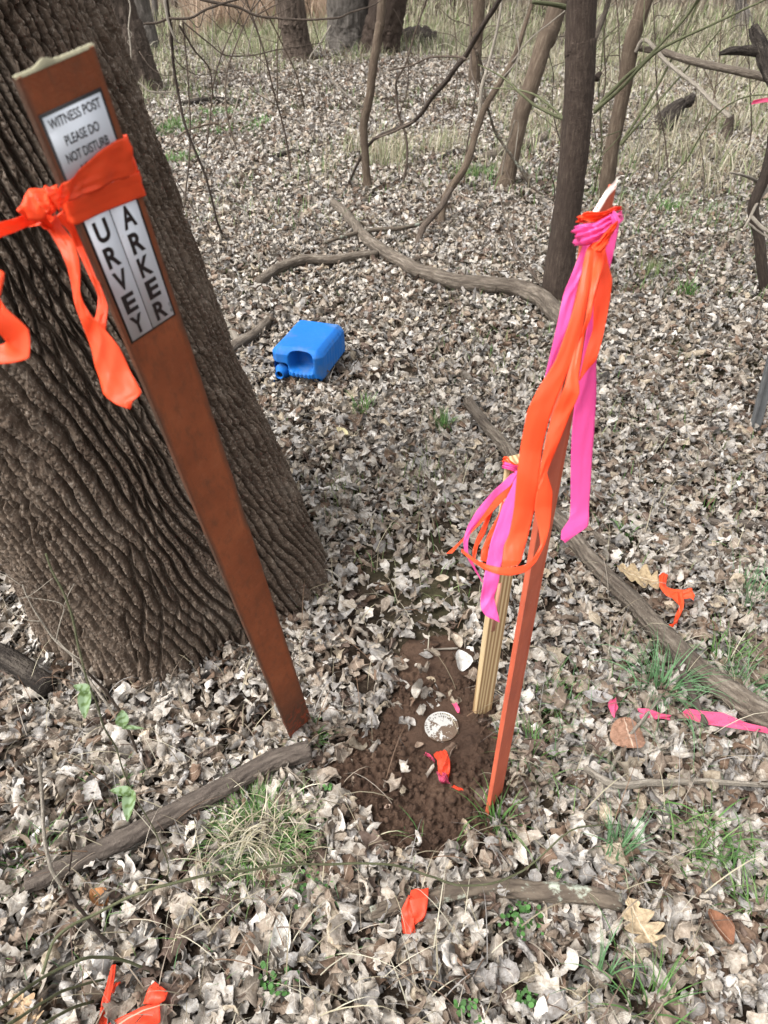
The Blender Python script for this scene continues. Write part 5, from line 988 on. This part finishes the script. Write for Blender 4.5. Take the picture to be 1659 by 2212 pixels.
ribbon('tail', [(92, 470, 120, 462, .655), (100, 492, 132, 484, .65), (117, 518, 158, 520, .645), (134, 548, 172, 560, .645), (150, 583, 175, 618, .645), (160, 640, 183, 655, .65), (175, 693, 200, 683, .655), (188, 730, 222, 705, .66), (200, 768, 258, 748, .665), (212, 812, 282, 800, .67), (226, 853, 308, 848, .67), (252, 874, 290, 868, .67), (279, 884, 281, 884, .67)], M_ORG, rb, .0015, .002, 6)
ribbon('tail', [(118, 470, 138, 452, .67), (150, 500, 170, 495, .68), (165, 535, 188, 530, .69), (190, 590, 212, 600, .69), (212, 640, 234, 665, .685), (204, 690, 230, 708, .68), (196, 730, 214, 740, .675)], M_ORG, rb, .0015, .002, 7)

# ribbons on the red post
ro = thing('ribbon', 'long orange flagging ribbons streaming from the top of the red post', 'ribbon', (.262, .86, 1.30))
rp = thing('ribbon', 'long pink flagging ribbons tied below the orange band on the red post', 'ribbon', (.262, .86, 1.28))
ribbon('wrap', [(1327, 446, 1326, 466, .835), (1318, 450, 1320, 468, .815), (1300, 460, 1300, 476, .805), (1282, 464, 1280, 481, .80), (1266, 464, 1263, 481, .805), (1261, 466, 1259, 482, .82), (1275, 466, 1275, 482, .86), (1325, 450, 1325, 468, .87)], M_ORG, ro, .002, .004, 11, 13)
ribbon('wrap', [(1330, 456, 1330, 474, .835), (1322, 462, 1318, 494, .812), (1300, 473, 1302, 515, .80), (1282, 484, 1282, 526, .795), (1260, 489, 1258, 531, .80), (1255, 490, 1254, 530, .82), (1275, 485, 1275, 525, .86), (1328, 460, 1328, 490, .865)], M_PNK, rp, .002, .005, 12, 15)
ribbon('knot', [(1318, 462, 1326, 458, .81), (1316, 476, 1330, 470, .80), (1320, 492, 1336, 484, .80)], M_PNK, rp, .004, .004, 13)
ribbon('tail', [(1319, 466, 1328, 465, .83), (1316, 492, 1337, 487, .83), (1304, 530, 1325, 548, .84), (1290, 590, 1313, 600, .86), (1278, 660, 1306, 660, .88), (1264, 735, 1296, 725, .91), (1252, 818, 1287, 790, .94), (1237, 898, 1287, 868, .97), (1232, 1000, 1279, 985, 1.0), (1232, 1094, 1272, 1094, 1.02), (1229, 1121, 1270, 1136, 1.02), (1213, 1146, 1241, 1158, 1.01), (1211, 1165, 1220, 1173, 1.0)], M_PNK, rp, .002, .001, 14)
ribbon('tail', [(1262, 520, 1282, 520, .845), (1254, 543, 1272, 548, .845), (1234, 594, 1252, 600, .85), (1216, 640, 1243, 640, .86), (1197, 728, 1225, 715, .87), (1175, 818, 1200, 800, .89), (1150, 900, 1178, 890, .90), (1135, 980, 1160, 975, .92), (1128, 1040, 1150, 1040, .93)], M_PNK, rp, .001, .001, 15)
ribbon('knot', [(1318, 488, 1326, 496, .79), (1305, 505, 1318, 516, .785), (1292, 520, 1310, 530, .785), (1282, 525, 1300, 545, .79)], M_ORG, ro, .005, .005, 16)
ribbon('tail', [(1280, 522, 1302, 522, .80), (1267, 540, 1290, 546, .80), (1259, 572, 1280, 580, .80), (1250, 628, 1270, 640, .80), (1225, 706, 1258, 712, .81), (1199, 778, 1232, 788, .82), (1160, 843, 1202, 862, .83), (1139, 888, 1184, 915, .84), (1124, 968, 1170, 978, .86), (1117, 1018, 1163, 1043, .87), (1110, 1094, 1154, 1100, .89), (1100, 1150, 1142, 1150, .90), (1088, 1180, 1135, 1177, .90), (1084, 1212, 1125, 1213, .895), (1084, 1226, 1118, 1224, .885)], M_ORG, ro, .002, .0012, 17)
ribbon('tail', [(1288, 524, 1312, 520, .80), (1283, 550, 1306, 548, .795), (1276, 610, 1299, 590, .79), (1264, 683, 1280, 663, .79), (1246, 740, 1264, 718, .80), (1229, 798, 1250, 813, .80), (1218, 838, 1251, 850, .80), (1197, 888, 1230, 898, .815), (1180, 943, 1208, 955, .825), (1169, 998, 1188, 1005, .835), (1160, 1060, 1163, 1062, .84)], M_ORG, ro, .003, .0015, 18)
ribbon('tail', [(1294, 530, 1306, 531, .82), (1297, 583, 1314, 574, .82), (1289, 615, 1322, 606, .825), (1281, 663, 1317, 648, .83), (1280, 712, 1302, 728, .84), (1266, 756, 1288, 778, .845), (1252, 808, 1268, 800, .85), (1250, 822, 1253, 822, .85)], M_ORG, ro, .001, .001, 19)
ribbon('tail', [(1166, 1010, 1180, 1018, .86), (1161, 1050, 1193, 1060, .87), (1154, 1096, 1192, 1096, .88), (1163, 1140, 1187, 1140, .885), (1167, 1177, 1177, 1177, .885), (1152, 1206, 1158, 1214, .88), (1135, 1220, 1136, 1235, .875), (1108, 1225, 1104, 1243, .87), (1077, 1225, 1072, 1240, .87), (1048, 1218, 1046, 1230, .88), (1023, 1206, 1021, 1213, .90), (999, 1186, 997, 1192, .92)], M_ORG, ro, .001, .0006, 20)

# ribbons on the stake
so_ = thing('ribbon', 'narrow orange flagging strips tied to the top of the wooden stake', 'ribbon', (.262, 1.16, .80)); sp_ = thing('ribbon', 'looping pink flagging ribbon tied to the wooden stake', 'ribbon', (.262, 1.16, .79))
ribbon('wrap', [(1126, 996, 1126, 1016, 1.405), (1112, 1003, 1113, 1022, 1.385), (1103, 996, 1103, 1018, 1.38), (1095, 986, 1095, 1010, 1.385), (1092, 990, 1092, 1008, 1.40), (1105, 998, 1105, 1012, 1.43)], M_ORG, so_, .001, .003, 21)
ribbon('wrap', [(1128, 1004, 1128, 1016, 1.40), (1112, 1006, 1112, 1020, 1.378), (1102, 1002, 1102, 1016, 1.372), (1094, 998, 1093, 1012, 1.378), (1091, 1000, 1091, 1010, 1.40)], M_PNK, sp_, .001, .003, 22)
ribbon('tail', [(1104, 1024, 1118, 1020, 1.36), (1085, 1043, 1103, 1048, 1.34), (1065, 1060, 1072, 1074, 1.31), (1031, 1101, 1048, 1106, 1.27), (1011, 1135, 1019, 1147, 1.24), (1001, 1167, 1011, 1169, 1.23), (1003, 1189, 1012, 1196, 1.24), (1014, 1213, 1023, 1218, 1.26), (1028, 1237, 1034, 1240, 1.28), (1040, 1256, 1044, 1258, 1.29)], M_PNK, sp_, .001, .0008, 23)
ribbon('tail', [(1112, 1018, 1132, 1020, 1.37), (1106, 1050, 1130, 1056, 1.34), (1086, 1091, 1118, 1100, 1.31), (1073, 1130, 1105, 1135, 1.29), (1060, 1169, 1094, 1175, 1.28), (1051, 1215, 1083, 1218, 1.28), (1044, 1252, 1077, 1255, 1.28), (1038, 1291, 1068, 1290, 1.29), (1039, 1315, 1072, 1312, 1.29), (1050, 1331, 1076, 1328, 1.29), (1070, 1340, 1080, 1345, 1.29)], M_PNK, sp_, .002, .0015, 24)
ribbon('tail', [(1100, 1040, 1110, 1046, 1.38), (1065, 1079, 1096, 1072, 1.37), (1033, 1125, 1048, 1121, 1.33), (1003, 1159, 1009, 1160, 1.30), (985, 1177, 990, 1180, 1.29), (964, 1196, 977, 1196, 1.28)], M_ORG, so_, .001, .001, 25)
ribbon('tail', [(1062, 1085, 1072, 1090, 1.36), (1050, 1118, 1062, 1112, 1.35), (1031, 1159, 1048, 1152, 1.34), (1021, 1189, 1034, 1176, 1.33), (1021, 1208, 1026, 1210, 1.33)], M_ORG, so_, .001, .001, 26)
ribbon('tail', [(1085, 1080, 1092, 1090, 1.345), (1077, 1110, 1082, 1125, 1.34), (1055, 1152, 1072, 1150, 1.33), (1040, 1189, 1056, 1178, 1.32), (1038, 1210, 1052, 1215, 1.32)], M_ORG, so_, .001, .001, 27)

# ribbon pieces on the ground
def gribbon(label, pieces, m_, name='ribbon_scrap', group='ribbon scraps on the ground', fold=.004):
    g = G(pieces[0][0][0], pieces[0][0][1]); t = thing(name, label, 'ribbon', (float(g[0]), float(g[1]), 0), group)
    for i, p in enumerate(pieces): ribbon('strip', p, m_, t, .002, fold, i + int(p[0][0]), 9, 8, True)
    return t
gribbon('pink ribbon trailing over the leaves to the right edge', [[(1312, 1512, 1330, 1508, .04), (1314, 1530, 1333, 1518, .05), (1325, 1552, 1333, 1530, .045)], [(1376, 1530, 1384, 1556, .045, .03), (1400, 1530, 1406, 1556, .055, .04), (1425, 1540, 1430, 1552, .05, .04), (1450, 1545, 1448, 1556, .04, .03)],
   [(1470, 1540, 1478, 1552, .04, .035), (1487, 1530, 1500, 1557, .065, .05), (1520, 1536, 1520, 1564, .06, .04), (1560, 1540, 1555, 1568, .055, .04), (1610, 1560, 1606, 1576, .05, .04), (1660, 1572, 1656, 1584, .045, .035), (1700, 1584, 1695, 1596, .04, .03)]], M_PNKD)
gribbon('crumpled orange ribbon beside the large oak leaf', [[(1424, 1240, 1442, 1243, .06), (1423, 1268, 1440, 1262, .055), (1440, 1284, 1456, 1272, .06), (1462, 1292, 1480, 1276, .065), (1492, 1290, 1494, 1271, .07), (1494, 1298, 1500, 1280, .06)], [(1448, 1284, 1472, 1280, .065), (1462, 1312, 1474, 1300, .06), (1457, 1335, 1468, 1330, .05), (1450, 1352, 1462, 1350, .045), (1430, 1352, 1440, 1368, .05), (1428, 1362, 1446, 1366, .05)]], M_ORG, fold=.008)
gribbon('dirty orange ribbon scrap hanging over the lichen covered stick', [[(888, 1925, 926, 1916, .075), (884, 1945, 925, 1935, .08), (890, 1975, 920, 1975, .065), (892, 1990, 908, 2000, .05)], [(884, 1932, 894, 1938, .08), (868, 1962, 893, 1966, .065), (867, 1990, 895, 1988, .055), (870, 2016, 898, 2014, .04)]], M_ORGD)
gribbon('torn narrow orange strip pointing up at the bottom left', [[(241, 2086, 252, 2086, .045), (234, 2120, 248, 2116, .05), (222, 2160, 240, 2156, .05), (218, 2190, 234, 2190, .045), (213, 2230, 232, 2230, .04)], [(238, 2135, 244, 2146, .05), (248, 2122, 250, 2132, .05), (257, 2118, 260, 2119, .05)]], M_ORGD)
gribbon('wide bent orange strip at the bottom edge', [[(335, 2120, 364, 2142, .06), (322, 2135, 358, 2160, .06), (310, 2168, 338, 2172, .05), (312, 2175, 345, 2180, .055)], [(345, 2166, 346, 2208, .065, .06), (312, 2172, 315, 2225, .06), (270, 2192, 282, 2240, .05), (225, 2212, 235, 2260, .045)]], M_ORGD)
gribbon('muddy orange and pink ribbon end sticking out of the soil', [[(936, 1622, 960, 1620, .05), (944, 1640, 972, 1642, .055), (946, 1662, 972, 1668, .04), (950, 1680, 968, 1684, .03)]], M_ORGD, fold=.007)
gribbon('muddy pink ribbon wad in the soil below the orange end', [[(942, 1666, 964, 1672, .035), (948, 1684, 970, 1688, .03), (955, 1694, 972, 1692, .025)]], M_PNKM, fold=.012)
gribbon('tiny pink shred in the soil above the survey disc', [[(975, 1523, 984, 1520, .02), (982, 1530, 992, 1530, .02), (988, 1540, 992, 1541, .015)]], M_PNKD, fold=.006)
gribbon('small muddy pink shred left of the orange ribbon end', [[(915, 1632, 922, 1630, .02), (928, 1642, 936, 1638, .02), (934, 1646, 938, 1648, .015)]], M_PNKM, fold=.008)
gribbon('thin orange shred at the soil below the pink wad', [[(975, 1702, 980, 1698, .018), (990, 1708, 990, 1702, .02), (1000, 1706, 1003, 1708, .015)]], M_ORGD)
ribf = D([1625, 1650, 1690], [222, 217, 215], [4.5, 4.5, 4.5]); rt = thing('ribbon', 'short pink ribbon end at the right edge in the grass', 'ribbon', tuple(ribf[0])); ribbon3('strip', ribf + [0, 0, .012], ribf - [0, 0, .012], M_PNKD, rt, .002, .003, 3, 5, 20)
# leaves lying on the dug soil
for i, (px, py, L, yaw, col, lb) in enumerate([(985, 1385, .05, .5, (.42, .36, .29), 'curled tan leaf at the top of the soil patch'), (885, 1560, .035, 1.0, (.48, .45, .42), 'small curled leaf left of the survey disc'), (838, 1745, .022, 2.0, (.55, .42, .34), 'little pinkish tan leaf bit in the middle of the soil'), (905, 1612, .030, 2.4, (.33, .25, .19), 'brown leaf touching the lower left rim of the survey disc'), (765, 1690, .03, .4, (.45, .36, .28), 'buff leaf fragment at the left edge of the soil'), (1002, 1785, .035, .2, (.36, .28, .21), 'brown curled leaf at the lower edge of the soil'), (930, 1470, .03, 1.3, (.40, .33, .24), 'tan leaf bit above the survey disc')]):
    hero_leaf('leaf', lb, px, py, L, L * .6, yaw, col, None, .018, (.3, .2), 1.6, nr=16, nc=9)

# fine bare twiggy saplings filling the middle distance
def twiggy(px, py, h, seed, i):
    r = np.random.default_rng(seed); g = G(px, py); base = np.array([g[0], g[1], gz(g[0], g[1])]); L = []
    lean = np.array([r.normal(0, .22), r.normal(0, .15), 1.0]); P = [base]; d = lean / np.linalg.norm(lean)
    for k in range(7): d = d + r.normal(0, .13, 3) * [1, 1, .3]; d /= np.linalg.norm(d); P.append(P[-1] + d * h / 7)
    P = np.array(P); rb = .0035 + .0022 * h; L.append(tube(P, np.linspace(rb, rb * .3, 4), n=6, step=.06, seed=seed))
    for k in range(int(6 + 4 * r.random())):
        f = r.uniform(.2, .95) * 7; j = int(f); q = P[j] + (P[j + 1] - P[j]) * (f - j) if j < 7 else P[7]; a = r.uniform(0, 2 * PI); e = np.array([math.cos(a), math.sin(a), r.uniform(.1, 1.0)]); l = h * r.uniform(.18, .5) * (1.15 - f / 9); B = [q]
        for m in range(5): e = e / np.linalg.norm(e) + r.normal(0, .25, 3); B.append(B[-1] + e / np.linalg.norm(e) * l / 5)
        B = np.array(B); L.append(tube(B, np.linspace(rb * .5, rb * .18, 3), n=5, step=.06, seed=seed + k))
        for m in (2, 3, 4):
            e2 = e + r.normal(0, .8, 3); e2 /= np.linalg.norm(e2); c_ = np.array([B[m], B[m] + e2 * l * .18 + r.normal(0, .02, 3), B[m] + e2 * l * .38]); L.append(tube(c_, np.full(2, rb * .18), n=4, step=.06, seed=seed + m))
    t = thing('sapling', 'thin bare twiggy sapling standing in the middle distance', 'sapling', tuple(base), 'bare twiggy saplings'); V, F, st = join([L[0]]); keep(poly_obj('stem', V, F, (M_TWIG, M_SAP, M_PALE)[i % 3], None, st), t); V, F, st = join(L[1:]); keep(poly_obj('twigs', V, F, (M_TWIG, M_TWIG, M_PALE)[i % 3], None, st), t)
r = np.random.default_rng(21)
for i in range(34):
    px = r.uniform(560, 1660) if i % 4 else r.uniform(380, 700); py = r.uniform(75, 330) if i % 3 else r.uniform(300, 430); twiggy(px, py, r.uniform(1.2, 3.0), 300 + i, i)
